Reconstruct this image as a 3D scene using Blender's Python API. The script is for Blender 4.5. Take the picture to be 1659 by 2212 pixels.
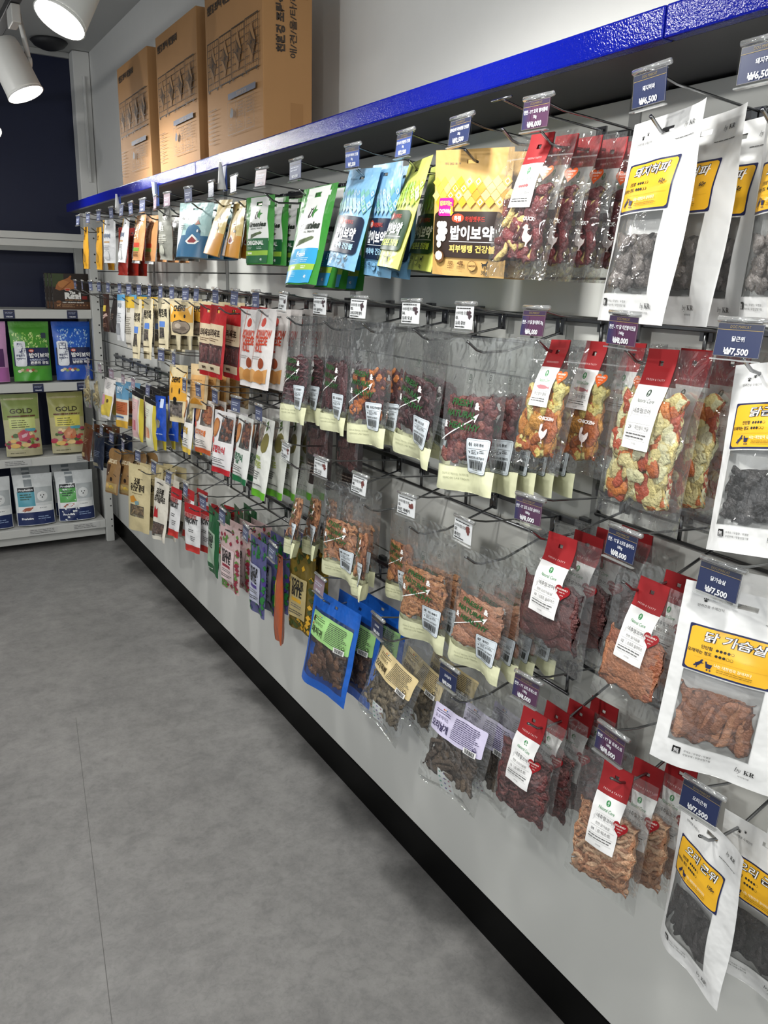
import bpy, math, random
from mathutils import Matrix, Vector
for _o in list(bpy.data.objects): bpy.data.objects.remove(_o)
S=bpy.context.scene; COL=S.collection; PI=math.pi
# ---------------------------------------------------------------- camera, world, lamps, exposure
CAMZ=1.543
cam=bpy.data.cameras.new('camera'); cam.sensor_fit='HORIZONTAL'; cam.sensor_width=36.0
cam.lens=1766.37/1659*36.0; cam.clip_start=.02
camo=bpy.data.objects.new('camera',cam); COL.objects.link(camo)
_r=Vector((.8582099,-.5125577,.0275743)); _d=Vector((-.1156648,-.2454446,-.9624856)); _f=Vector((.5000974,.8228253,-.2699279))
camo.matrix_world=Matrix(((_r.x,-_d.x,-_f.x,0),(_r.y,-_d.y,-_f.y,0),(_r.z,-_d.z,-_f.z,CAMZ),(0,0,0,1)))
S.camera=camo
w=bpy.data.worlds.new('shop_ambience'); S.world=w; w.use_nodes=True
w.node_tree.nodes['Background'].inputs[0].default_value=(.93,.97,1,1)
w.node_tree.nodes['Background'].inputs[1].default_value=.80
S.view_settings.view_transform='Standard'; S.view_settings.look='None'
S.view_settings.exposure=-0.12; S.view_settings.gamma=1.0; S.view_settings.use_curve_mapping=False
S.cycles.transparent_max_bounces=40; S.cycles.max_bounces=7; S.cycles.diffuse_bounces=3; S.cycles.glossy_bounces=3
S.cycles.caustics_reflective=False; S.cycles.caustics_refractive=False
S.cycles.sample_clamp_indirect=6.0
LAMP_COL=(1,.985,.95)
# lamp face centre, aim direction, watts, cone degrees
LAMPS=[((.425,2.171,2.096),(-.468,-.182,-.865),26,135),
       ((.485,3.109,2.10),(.353,-.232,-.907),34,140),
       ((.498,4.263,2.124),(.30,-.50,-.80),24,135),
       ((.455,1.16,2.11),(.34,.10,-.92),33,145),
       ((.45,.12,2.11),(.30,.42,-.86),31,145),
       ((.44,-.95,2.11),(.25,.55,-.80),26,135),
       ((-.75,-.4,2.11),(.62,.10,-.74),34,165),  # from here on: lamps added out of view as frontal and floor fill
       ((-.75,1.1,2.11),(.62,.05,-.76),34,165),
       ((-.75,2.6,2.11),(.55,.62,-.56),40,110),
       ((-.75,4.0,2.11),(.45,.15,-.86),16,150)]
# ---------------------------------------------------------------- materials
def lin(hx):
    if not isinstance(hx,str): return tuple(hx)+(1,) if len(hx)==3 else hx
    v=[int(hx[i:i+2],16)/255 for i in (0,2,4)]
    return tuple((c/12.92 if c<=.04045 else ((c+.055)/1.055)**2.4) for c in v)+(1,)
MC={}
def newmat(name):
    m=bpy.data.materials.new(name); m.use_nodes=True
    nt=m.node_tree; return m,nt,nt.nodes['Principled BSDF']
def N(nt,t,**k):
    n=nt.nodes.new(t)
    for a,b in k.items():
        if a.startswith('_'): setattr(n,a[1:],b)
        else: n.inputs[a.replace('_',' ')].default_value=b
    return n
def pbr(name,col,rough=.4,metal=0.0,bump=0,bscale=30,var=.0,vscale=20,spec=.5,detail=3,trans=0):
    if name in MC: return MC[name]
    m,nt,p=newmat(name); L=nt.links.new
    c=lin(col); p.inputs['Base Color'].default_value=c
    p.inputs['Roughness'].default_value=rough; p.inputs['Metallic'].default_value=metal
    p.inputs['Specular IOR Level'].default_value=spec
    tc=N(nt,'ShaderNodeTexCoord')
    if var:
        n=N(nt,'ShaderNodeTexNoise',Scale=vscale,Detail=detail); L(tc.outputs['Object'],n.inputs['Vector'])
        mx=N(nt,'ShaderNodeMix',_data_type='RGBA')
        mx.inputs[6].default_value=tuple(x*(1-var) for x in c[:3])+(1,); mx.inputs[7].default_value=tuple(min(1,x*(1+var)) for x in c[:3])+(1,)
        L(n.outputs['Fac'],mx.inputs[0]); L(mx.outputs[2],p.inputs['Base Color'])
    if bump:
        n2=N(nt,'ShaderNodeTexNoise',Scale=bscale,Detail=2.0); L(tc.outputs['Object'],n2.inputs['Vector'])
        b=N(nt,'ShaderNodeBump',Strength=bump,Distance=.004); L(n2.outputs['Fac'],b.inputs['Height']); L(b.outputs[0],p.inputs['Normal'])
    MC[name]=m; return m
def ink(hx):          # printed colour on film or card
    return pbr('print_'+hx,hx,.34,var=.04,vscale=60)
def foil(hx):         # opaque pouch laminate, softly crinkled
    return pbr('laminate_'+hx,hx,.31,bump=.7,bscale=34,var=.03)
def paper(hx): return pbr('paper_'+hx,hx,.62,var=.04)
def meat(hx): return pbr('treat_'+hx,hx,.40,bump=.9,bscale=190,var=.5,vscale=90)
def film(name='clear_film',tint=(.97,.975,.97),gl=.045,haze=.03,edge=.30,bscale=27,bump=.75,rough=.06):
    if name in MC: return MC[name]
    m=bpy.data.materials.new(name); m.use_nodes=True; nt=m.node_tree; nt.nodes.clear(); L=nt.links.new
    out=N(nt,'ShaderNodeOutputMaterial'); tr=N(nt,'ShaderNodeBsdfTransparent',Color=tint+(1,))
    go=N(nt,'ShaderNodeBsdfGlossy',Roughness=rough,Color=(1,1,1,1)); df=N(nt,'ShaderNodeBsdfDiffuse',Color=(.85,.87,.87,1))
    tc=N(nt,'ShaderNodeTexCoord'); no=N(nt,'ShaderNodeTexNoise',Scale=bscale,Detail=1.5,Distortion=1.4); L(tc.outputs['Object'],no.inputs['Vector'])
    bp=N(nt,'ShaderNodeBump',Strength=bump,Distance=.006); L(no.outputs['Fac'],bp.inputs['Height']); L(bp.outputs[0],go.inputs['Normal'])
    lw=N(nt,'ShaderNodeLayerWeight',Blend=.25); L(bp.outputs[0],lw.inputs['Normal'])
    ma=N(nt,'ShaderNodeMath',_operation='MULTIPLY_ADD'); ma.inputs[1].default_value=edge; ma.inputs[2].default_value=gl; ma.use_clamp=True
    L(lw.outputs['Fresnel'],ma.inputs[0])
    m1=N(nt,'ShaderNodeMixShader'); m1.inputs[0].default_value=haze; L(tr.outputs[0],m1.inputs[1]); L(df.outputs[0],m1.inputs[2])
    m2=N(nt,'ShaderNodeMixShader'); L(ma.outputs[0],m2.inputs[0]); L(m1.outputs[0],m2.inputs[1]); L(go.outputs[0],m2.inputs[2])
    L(m2.outputs[0],out.inputs[0]); MC[name]=m; return m
def emit(name,col,st):
    m=bpy.data.materials.new(name); m.use_nodes=True; nt=m.node_tree; nt.nodes.clear()
    o=N(nt,'ShaderNodeOutputMaterial'); e=N(nt,'ShaderNodeEmission',Color=col+(1,),Strength=st); nt.links.new(e.outputs[0],o.inputs[0]); return m
CHROME=lambda: pbr('chromed_wire','8f9092',.22,1.0,var=.05)
# ---------------------------------------------------------------- mesh building
class MB:
    def __init__(s): s.v=[];s.f=[];s.m=[];s.sm=[];s.mats=[]
    def mi(s,mat):
        if mat not in s.mats: s.mats.append(mat)
        return s.mats.index(mat)
    def add(s,vs,fs,mat,smooth=False):
        k=len(s.v); i=s.mi(mat); s.v+=[tuple(q) for q in vs]
        for f in fs: s.f.append(tuple(a+k for a in f)); s.m.append(i); s.sm.append(smooth)
    def box(s,a,b,mat):
        (x0,y0,z0),(x1,y1,z1)=a,b
        s.add([(x0,y0,z0),(x1,y0,z0),(x1,y1,z0),(x0,y1,z0),(x0,y0,z1),(x1,y0,z1),(x1,y1,z1),(x0,y1,z1)],
              [(0,3,2,1),(4,5,6,7),(0,1,5,4),(1,2,6,5),(2,3,7,6),(3,0,4,7)],mat)
    def bbox(s,a,b,mat,r=.004):   # box with chamfered edges
        import bmesh
        bm=bmesh.new(); bmesh.ops.create_cube(bm,size=1)
        for v in bm.verts: v.co=Vector([(a[i]+b[i])/2+v.co[i]*(b[i]-a[i]) for i in range(3)])
        bmesh.ops.bevel(bm,geom=list(bm.edges),offset=r,segments=2,affect='EDGES',profile=.6)
        bm.verts.index_update()
        s.add([v.co[:] for v in bm.verts],[[v.index for v in f.verts] for f in bm.faces],mat); bm.free()
    def tube(s,pts,r,mat,n=8,cap=True):
        pts=[Vector(q) for q in pts]; rings=[]; up=Vector((0,0,1))
        for i,q in enumerate(pts):
            t=(pts[min(i+1,len(pts)-1)]-pts[max(i-1,0)]).normalized()
            a=t.cross(up) if abs(t.z)<.95 else t.cross(Vector((1,0,0))); a.normalize(); b=t.cross(a)
            rr=r[i] if isinstance(r,(list,tuple)) else r
            rings.append([q+(a*math.cos(2*PI*k/n)+b*math.sin(2*PI*k/n))*rr for k in range(n)])
        vs=[q for R in rings for q in R]; fs=[]
        for i in range(len(pts)-1):
            for k in range(n): fs.append((i*n+k,i*n+(k+1)%n,(i+1)*n+(k+1)%n,(i+1)*n+k))
        if cap: fs+=[tuple(range(n))[::-1],tuple(range((len(pts)-1)*n,len(pts)*n))]
        s.add(vs,fs,mat,True)
    def mesh(s,name):
        me=bpy.data.meshes.new(name); me.from_pydata(s.v,[],s.f)
        for m in s.mats: me.materials.append(m)
        me.polygons.foreach_set('material_index',s.m); me.polygons.foreach_set('use_smooth',s.sm); me.update(); return me
    def build(s,name,parent=None,kind=None):
        o=bpy.data.objects.new(name,s.mesh(name)); COL.objects.link(o)
        if parent: o.parent=parent
        if kind: o['kind']=kind
        return o
def tag(o,label,cat,group=None):
    o['label']=label; o['category']=cat
    if group: o['group']=group
    return o
def thing(name,label,cat,loc=(0,0,0),rot=(0,0,0),group=None):
    o=bpy.data.objects.new(name,None); COL.objects.link(o); o.empty_display_size=.03
    o.location=loc; o.rotation_mode='YXZ'; o.rotation_euler=rot; return tag(o,label,cat,group)
def inst(parent,parts):       # parts: [(name, mesh, label or None)]
    r=[]
    for n,me,lb in parts:
        o=bpy.data.objects.new(n,me); COL.objects.link(o); o.parent=parent
        if lb: o['label']=lb
        r.append(o)
    return r
# ---------------------------------------------------------------- lettering (mesh glyphs, cached)
GC={}
def split4(vs,fs):        # one level of midpoint subdivision, so big letters follow a curved face
    vs=list(vs); mid={}; out=[]
    def m(a,b):
        k=(min(a,b),max(a,b))
        if k not in mid: mid[k]=len(vs); vs.append(((vs[a][0]+vs[b][0])/2,(vs[a][1]+vs[b][1])/2))
        return mid[k]
    for f in fs:
        for i in range(1,len(f)-1):
            a,b,c=f[0],f[i],f[i+1]; p,q,r=m(a,b),m(b,c),m(c,a); out+=[(a,p,r),(p,b,q),(r,q,c),(p,q,r)]
    return vs,out
def glyphs(s,bold=0.0,lev=0):
    k=(s,bold,lev)
    if k in GC: return GC[k]
    if lev:
        vs,fs,x0,x1=glyphs(s,bold,lev-1); vs,fs=split4(vs,fs); GC[k]=(vs,fs,x0,x1); return GC[k]
    c=bpy.data.curves.new('lettering','FONT'); c.body=s; c.size=1; c.offset=bold; c.resolution_u=2
    o=bpy.data.objects.new('lettering',c); COL.objects.link(o)
    dg=bpy.context.evaluated_depsgraph_get(); me=bpy.data.meshes.new_from_object(o.evaluated_get(dg))
    vs=[(v.co.x,v.co.y) for v in me.vertices]; fs=[tuple(p.vertices) for p in me.polygons]
    bpy.data.objects.remove(o); bpy.data.curves.remove(c); bpy.data.meshes.remove(me)
    if not vs: vs=[(0,0)]
    x0=min(a for a,b in vs); x1=max(a for a,b in vs)
    GC[k]=(vs,fs,x0,x1); return GC[k]
class Art:
    """print laid on a surface map(x_mm, y_mm, lift) -> point; x right, y down"""
    def __init__(s,mb,fn,base=.0004,step=.00005,cell=6.0,mat=None): s.mb=mb;s.fn=fn;s.k=0;s.base=base;s.step=step;s.cell=cell;s.mf=mat or ink
    def off(s): s.k+=1; return s.base+s.k*s.step
    def rows(s,y0,y1,xr,col,off=None):
        off=s.off() if off is None else off
        n=max(1,int(math.ceil((y1-y0)/s.cell))); mx=max(abs(xr(y0+(y1-y0)*t/8)[1]-xr(y0+(y1-y0)*t/8)[0]) for t in range(9)); m=max(1,int(math.ceil(mx/s.cell)))
        vs=[];fs=[]
        for i in range(n+1):
            y=y0+(y1-y0)*i/n; a,b=xr(y)
            for j in range(m+1): vs.append(s.fn(a+(b-a)*j/m,y,off))
        for i in range(n):
            for j in range(m):
                q=i*(m+1)+j; fs.append((q,q+m+1,q+m+2,q+1))
        s.mb.add(vs,fs,s.mf(col),True); return s
    def R(s,x,y,w,h,col,r=0,sk=0):
        if r<=0: return s.rows(y,y+h,lambda t:(x+sk*(t-y),x+w+sk*(t-y)),col)
        c0=s.cell; s.cell=min(c0,max(.8,r/2.5))
        def xr(t):
            d=min(t-y,y+h-t); k=0 if d>=r else r-math.sqrt(max(0,r*r-(r-max(d,0))**2)); return (x+k,x+w-k)
        s.rows(y,y+h,xr,col); s.cell=c0; return s
    def E(s,cx,cy,rx,ry,col):
        c0=s.cell; s.cell=min(c0,max(.4,min(rx,ry)/4))
        s.rows(cy-ry,cy+ry,lambda t:(cx-rx*math.sqrt(max(0,1-((t-cy)/ry)**2)),cx+rx*math.sqrt(max(0,1-((t-cy)/ry)**2))),col); s.cell=c0; return s
    def P(s,pts,col):
        o=s.off(); xs=[p[0] for p in pts]; ys=[p[1] for p in pts]
        if max(max(xs)-min(xs),max(ys)-min(ys))<s.cell*2:
            s.mb.add([s.fn(x,y,o) for x,y in pts],[tuple(range(len(pts)))[::-1]],s.mf(col)); return s
        cuts=sorted(set(ys)); Y=[]                      # trapezoid strips, so large shapes follow the surface
        for y0,y1 in zip(cuts,cuts[1:]):
            n=max(1,int(math.ceil((y1-y0)/s.cell))); Y+=[y0+(y1-y0)*i/n for i in range(n)]
        Y.append(cuts[-1]); vs=[];fs=[]; E=list(zip(pts,pts[1:]+pts[:1]))
        at=lambda e,y:e[0][0]+(e[1][0]-e[0][0])*(y-e[0][1])/(e[1][1]-e[0][1])
        for y0,y1 in zip(Y,Y[1:]):
            ym=(y0+y1)/2; ac=sorted([e for e in E if min(e[0][1],e[1][1])<ym<max(e[0][1],e[1][1])],key=lambda e:at(e,ym))
            for A,B in zip(ac[::2],ac[1::2]):
                a0,b0,a1,b1=at(A,y0),at(B,y0),at(A,y1),at(B,y1); m=max(1,int(math.ceil(max(b0-a0,b1-a1)/s.cell))); k=len(vs)
                for j in range(m+1): vs+=[s.fn(a0+(b0-a0)*j/m,y0,o),s.fn(a1+(b1-a1)*j/m,y1,o)]
                fs+=[(k+2*j,k+2*j+1,k+2*j+3,k+2*j+2) for j in range(m)]
        s.mb.add(vs,fs,s.mf(col),True); return s
    def L(s,x1,y1,x2,y2,th,col):
        o=s.off(); d=math.hypot(x2-x1,y2-y1) or 1; nx,ny=-(y2-y1)/d*th/2,(x2-x1)/d*th/2; n=max(1,int(d/s.cell)); vs=[];fs=[]
        for i in range(n+1):
            x=x1+(x2-x1)*i/n;y=y1+(y2-y1)*i/n; vs+=[s.fn(x+nx,y+ny,o),s.fn(x-nx,y-ny,o)]
        for i in range(n): fs.append((2*i,2*i+2,2*i+3,2*i+1))
        s.mb.add(vs,fs,s.mf(col)); return s
    def frame(s,x,y,w,h,th,col):
        s.R(x,y,w,th,col);s.R(x,y+h-th,w,th,col);s.R(x,y+th,th,h-2*th,col);s.R(x+w-th,y+th,th,h-2*th,col); return s
    def T(s,t,x,y,size,col,al='c',W=None,b=0.0,rot=0,sh=0,extra=.0002):
        vs,fs,x0,x1=glyphs(t,b,2 if size>18 else (1 if size>9 else 0)); sx=size if not W else W/max(.01,x1-x0); wd=(x1-x0)*sx
        ox={'c':-wd/2,'l':0,'r':-wd}[al]; o=s.off()+extra+min(size,26)*2.6e-5; c,q=math.cos(rot),math.sin(rot); out=[]
        for a,g in vs:
            px=(a-x0)*sx+ox+sh*g*size; py=-g*size; out.append(s.fn(x+px*c-py*q,y+px*q+py*c,o))
        s.mb.add(out,fs,s.mf(col)); return s
    def TO(s,t,x,y,size,col,edge,W=None,b=.012,ow=.05,rot=0,sh=0,al='c'):   # outlined lettering
        vs,fs,x0,x1=glyphs(t,b); wd=(x1-x0)*size; k=1 if not W else W/wd
        s.T(t,x,y,size,edge,al,None if not W else W*1.012,b+ow,rot,sh); return s.T(t,x,y,size,col,al,W,b,rot,sh)
    def lines(s,x,y,w,n,lead,col,th=None,seed=1,rag=.3):   # rows of print too small to read
        rnd=random.Random(seed); th=th or lead*.42
        for i in range(n):
            e=w*(1-rnd.random()*rag); cx=x
            while cx<x+e-1:
                l=min(rnd.uniform(3,9)*lead*.35,x+e-cx); s.R(cx,y+i*lead,l,th,col); cx+=l+lead*.3
        return s
    def barcode(s,x,y,w,h,col='141414',seed=3,n=22):
        rnd=random.Random(seed); cx=x; ws=[rnd.choice((1,1,2,3)) for _ in range(n)]; k=w/(sum(ws)*1.75)
        for q in ws:
            s.R(cx,y,q*k,h,col); cx+=q*k*1.75
        return s
    def heart(s,cx,cy,r,col):
        pts=[]
        for i in range(28):
            t=2*PI*i/28; pts.append((cx+r*(16*math.sin(t)**3)/16,cy-r*(13*math.cos(t)-5*math.cos(2*t)-2*math.cos(3*t)-math.cos(4*t))/16))
        return s.P(pts,col)
def flat(origin,ex,ey,en):    # map for a flat face: ex right, ey down (unit vectors), en outward
    o,ex,ey,en=map(Vector,(origin,ex,ey,en))
    return lambda x,y,l: tuple(o+ex*(x*.001)+ey*(y*.001)+en*l)
DOG=[(-10,2),(-9,-3),(-12,-6),(-10,-7),(-6,-4),(3,-5),(6,-9),(7,-12),(9,-11),(13,-9),(12,-7),(9,-6),(8,-2),(7,1),(8,8),(6,8),(5,2),(-4,2),(-5,8),(-7,8),(-8,2)]
RUN=[(-12,6),(-7,1),(-9,-1),(-5,-2),(2,-8),(4,-12),(7,-14),(10,-12),(8,-10),(7,-6),(12,-5),(12,-4),(6,-3),(1,3),(-2,5),(-3,11),(-5,11),(-5,5),(-10,8)]
HEN=[(-9,-13),(-7,-16),(-6,-14),(-4,-16),(-3,-12),(-4,-5),(2,-3),(6,-7),(9,-9),(10,-5),(9,1),(5,7),(1,9),(1,13),(4,16),(-3,16),(0,14),(-1,9),(-6,6),(-9,0),(-9,-8)]
DUCKP=[(-9,-12),(-3,-17),(2,-15),(2,-11),(7,-10),(2,-8),(2,-4),(8,0),(11,-2),(10,5),(5,10),(3,15),(6,16),(-1,16),(1,14),(1,10),(-5,8),(-8,2),(-6,-4),(-5,-9)]
def shift(pts,x,y,s=1,fl=1): return [(x+a*s*fl,y+b*s) for a,b in pts]
# ---------------------------------------------------------------- pouches
def interp(tab,t):
    for (a,b),(c,d) in zip(tab,tab[1:]):
        if t<=c: return b+(d-b)*max(0,(t-a))/(c-a) if c>a else d
    return tab[-1][1]
def sm(a,b,t): t=max(0,min(1,(t-a)/(b-a))); return t*t*(3-2*t)
class Bag:
    """a pouch hanging from its hole: local x right, z up, front towards -y; print coordinates in mm from the top left"""
    def __init__(s,w,h,T=14,g=6,prof=None,back=.7,rip=4,k=1.5,ph=.6,crk=.7,bow=0,twist=0,wprof=None,seed=1,top=20,pw=2.4,curl=0):
        s.w,s.h=w,h; s.prof=prof or [(0,0),(.07,.4),(.16,T*.25),(.35,T*.8),(.6,T),(.85,T*.92),(.95,T*.6),(1,g)]
        s.back=back;s.rip=rip;s.kk=k;s.ph=ph;s.crk=crk;s.bow=bow;s.tw=twist;s.wp=wprof;s.top=top;s.pw=pw;s.curl=curl
        rnd=random.Random(seed*7+3); s.ws=[(rnd.uniform(38,85),rnd.uniform(-1,1),rnd.uniform(0,6)) for _ in range(4)]; s.g=g; s.seed=seed
        s.parts=[]
    def P(s,x,y,side=-1,off=0):
        u=max(-1.15,min(1.15,2*x/s.w-1)); v=y/s.h; vv=max(0,min(1,v))
        wp=interp(s.wp,vv) if s.wp else 1
        e=max(0,1-abs(u)**s.pw) if abs(u)<1 else 0
        d=interp(s.prof,vv)*e
        c=0
        for lam,dr,p in s.ws: c+=math.sin(x*6.28/lam*(1-abs(dr)*.5)+y*6.28/lam*dr+p)
        c*=s.crk*.55*min(1,vv*4)*(.35+.65*e)
        b=-s.bow*vv*vv+s.rip*math.sin(PI*s.kk*u+s.ph)*sm(.55,1,vv)-s.curl*max(0,u)**3*sm(.5,0,vv)
        yy=b+c-(d if side<0 else -d*s.back)+(-off*1000 if side<0 else off*1000)
        px=u*s.w/2*wp*(1-.05*min(1,interp(s.prof,vv)/30)); pz=s.top-y
        t=s.tw*(vv-.1)
        if t: px,yy=px*math.cos(t)-yy*math.sin(t),px*math.sin(t)+yy*math.cos(t)
        return (px*.001,yy*.001,pz*.001)
    def F(s,x,y,l): return s.P(x,y,-1,l)
    def skin(s,mb,mat,back='same',xs=(),ys=(),nx=16,ny=26,gusset=None,x0=0,x1=None,y0=0,y1=None,off=0):
        """mat(x,y,side) -> material or None; grid lines are snapped to xs, ys"""
        x1=s.w if x1 is None else x1; y1=s.h if y1 is None else y1
        X=sorted(set([x0+(x1-x0)*i/nx for i in range(nx+1)])); Y=sorted(set([y0+(y1-y0)*i/ny for i in range(ny+1)]))
        def snap(A,q):
            i=min(range(1,len(A)-1),key=lambda i:abs(A[i]-q)); A[i]=q
        for q in xs: snap(X,q)
        for q in ys: snap(Y,q)
        X.sort();Y.sort()
        for side in ((-1,1) if back else (-1,)):
            vs=[s.P(x,y,side,off) for y in Y for x in X]; n=len(X); by={}
            for i in range(len(Y)-1):
                for j in range(n-1):
                    m=mat((X[j]+X[j+1])/2,(Y[i]+Y[i+1])/2,side)
                    if m is None: continue
                    q=i*n+j; f=(q,q+n,q+n+1,q+1); by.setdefault(m,[]).append(f if side<0 else f[::-1])
            for m,fs in by.items():
                used=sorted({i for f in fs for i in f}); rm={i:k for k,i in enumerate(used)}
                mb.add([vs[i] for i in used],[[rm[i] for i in f] for f in fs],m,True)
        if gusset:
            n=10; vs=[]
            for j in range(n+1):
                x=s.w*j/n; a=s.P(x,s.h,-1); b=s.P(x,s.h,1); u=2*x/s.w-1; k=(1-u*u)*s.h*.05*.001
                c=tuple((a[i]+b[i])/2+(k if i==2 else 0) for i in range(3)); vs+=[a,c,b]
            fs=[]
            for j in range(n):
                q=3*j; fs+=[(q,q+1,q+4,q+3),(q+1,q+2,q+5,q+4)]
            mb.add(vs,fs,gusset,True)
    def part(s,name,mb,label=None): s.parts.append((name,mb.mesh(name),label)); return s
    def art(s,mb,**k): return Art(mb,s.F,**k)
    def treats(s,kind,cols,rect,n,name='treats',label=None,size=1.0,seed=0,core=True):
        mb=MB(); rnd=random.Random(seed+s.seed*31); x0,y0,x1,y1=rect
        if core:      # the packed mass behind the loose pieces
            m=meat(core if isinstance(core,str) else sorted(cols)[len(cols)//3]); nx,ny=14,16
            for sd in(-1,1):
                vs=[]
                for i in range(ny+1):
                    for j in range(nx+1):
                        p,q=2*j/nx-1,2*i/ny-1; r=max(0,1-max(abs(p)**4,abs(q)**4,(abs(p)**3+abs(q)**3)*.7)); k=(.95-.07*rnd.random())*(1-.10*min(abs(p),abs(q))**3)
                        x=(x0+x1)/2+p*(x1-x0)/2*k; y=(y0+y1)/2+q*(y1-y0)/2*k; u=2*x/s.w-1; dd=interp(s.prof,y/s.h)*max(0,1-abs(u)**s.pw)
                        c=Vector(s.P(x,y,-1)); c.y+=(dd+sd*dd*(.30+.22*rnd.random())*r**.5*(1 if sd<0 else s.back*.6))*.001; vs.append(c)
                fs=[]
                for i in range(ny):
                    for j in range(nx): t=i*(nx+1)+j; f=(t,t+nx+1,t+nx+2,t+1); fs.append(f if sd<0 else f[::-1])
                mb.add(vs,fs,m,True)
        for i in range(n):
            x=rnd.uniform(x0,x1); y=y0+(y1-y0)*((i+.5)/n if kind in('slab','jerky','slice') else rnd.random()); m=meat(rnd.choice(cols))
            u=2*x/s.w-1; d=interp(s.prof,y/s.h)*max(0,1-abs(u)**s.pw)
            yy=rnd.uniform(-.74*d,(-.25*d if core else .35*d*s.back)); cen=Vector(s.P(x,y,-1)); cen.y+=(d+yy)*.001
            k0=len(mb.v); piece(mb,kind,cen,rnd,m,size,max(3,d*.3)); ze=(s.top-y1-2)*.001; zt_=(s.top-y0+2)*.001
            for q in range(k0,len(mb.v)):      # keep every piece inside the film
                X_,Y_,Z_=mb.v[q]; xx=X_*1000+s.seed*5; yz=Z_*1000+s.seed*3
                Z_=max(ze+.001*(4+4*math.sin(xx/11)+3*math.sin(xx/4.3)),min(zt_-.001*(7+6*math.sin(xx/19+1)+4*math.sin(xx/6.1)),Z_))
                k4=4+3*math.sin(yz/13)+2.5*math.sin(yz/4.7); xm=(x0-4+k4-s.w/2)*.001; xM=(x1+4-k4-s.w/2)*.001; X_=max(xm,min(xM,X_))
                mb.v[q]=(X_,max(Y_,s.P(X_*1000+s.w/2,s.top-Z_*1000,-1)[1]+.0007),Z_)
        s.parts.append((name,mb.mesh(name),label)); return s
def piece(mb,kind,c,rnd,m,size,tk):
    a=rnd.uniform(0,PI)
    if kind=='jerky': a=rnd.gauss(PI*.47,.16)
    if kind=='slab': a=rnd.gauss(0,.12)
    if kind=='slice': a=rnd.gauss(-.12,.10)
    if kind=='shred': a=rnd.gauss(.30,.45)
    if kind=='twist': a=rnd.gauss(.35,.35)
    if kind=='stick': a=rnd.gauss(PI/2,.12)
    L,W={'chunk':(26,20),'strip':(60,13),'jerky':(85,17),'slab':(78,30),'twist':(62,8),'roll':(46,18),'flake':(40,24),'shred':(66,10),'slice':(118,44),'cube':(20,17),'chip':(34,22),'stick':(130,10),'ring':(40,13),'bone':(70,17)}[kind]
    L*=rnd.uniform(.7,1.15)*size; W*=rnd.uniform(.7,1.2)*size; t=min(tk,{'slab':4.5,'chip':3,'flake':3.2,'shred':4.5,'slice':4,'twist':5,'strip':5,'jerky':5}.get(kind,7))*rnd.uniform(.7,1.1)
    ca,sa=math.cos(a),math.sin(a); bend=rnd.uniform(-.25,.25); nr=14 if kind in('shred','slice') else (9 if L>45 else 6); ns=8; jag=.42 if kind=='shred' else (.2 if kind!='slice' else .12); vs=[]; tw=rnd.uniform(-.5,.5)*(3 if kind=='twist' else 1); ph=rnd.random()*6
    for i in range(nr):
        q=i/(nr-1); l=(q-.5)*L; prof=math.sin(PI*(.12+.76*q))**(.45 if kind!='chunk' else .7)
        if kind=='slice': prof=min(1,math.sin(PI*(.06+.88*q))*2.2)
        if kind=='bone': prof=.62+.38*abs(2*q-1)**1.5 if 0<i<nr-1 else .55
        o=bend*L*(4*(q-.5)**2-.5)*.5+math.sin(q*9+ph)*W*(.5 if kind=='shred' else .09)
        if kind=='ring': o=L*.35*math.sin(PI*q); l*=.8
        for j in range(ns):
            th=2*PI*j/ns+tw*q; r=1+rnd.uniform(-jag,jag); ww=math.cos(th)*W/2*prof*r+o; zz=math.sin(th)*t*prof*r
            if kind in('slab','chip','flake','slice'): zz+=math.sin(q*5+ph)*1.2
            vs.append((c.x+(l*ca-ww*sa)*.001,c.y+zz*.001,c.z+(l*sa+ww*ca)*.001))
    fs=[]
    for i in range(nr-1):
        for j in range(ns): fs.append((i*ns+j,i*ns+(j+1)%ns,(i+1)*ns+(j+1)%ns,(i+1)*ns+j))
    fs+=[tuple(range(ns))[::-1],tuple(range((nr-1)*ns,nr*ns))]
    mb.add(vs,fs,m,True)
def hole(b,x,y,w=26,h=7):   # hang-hole test for the skin
    return abs(x-b.w/2)<w/2 and abs(y-b.top)<h/2
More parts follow.
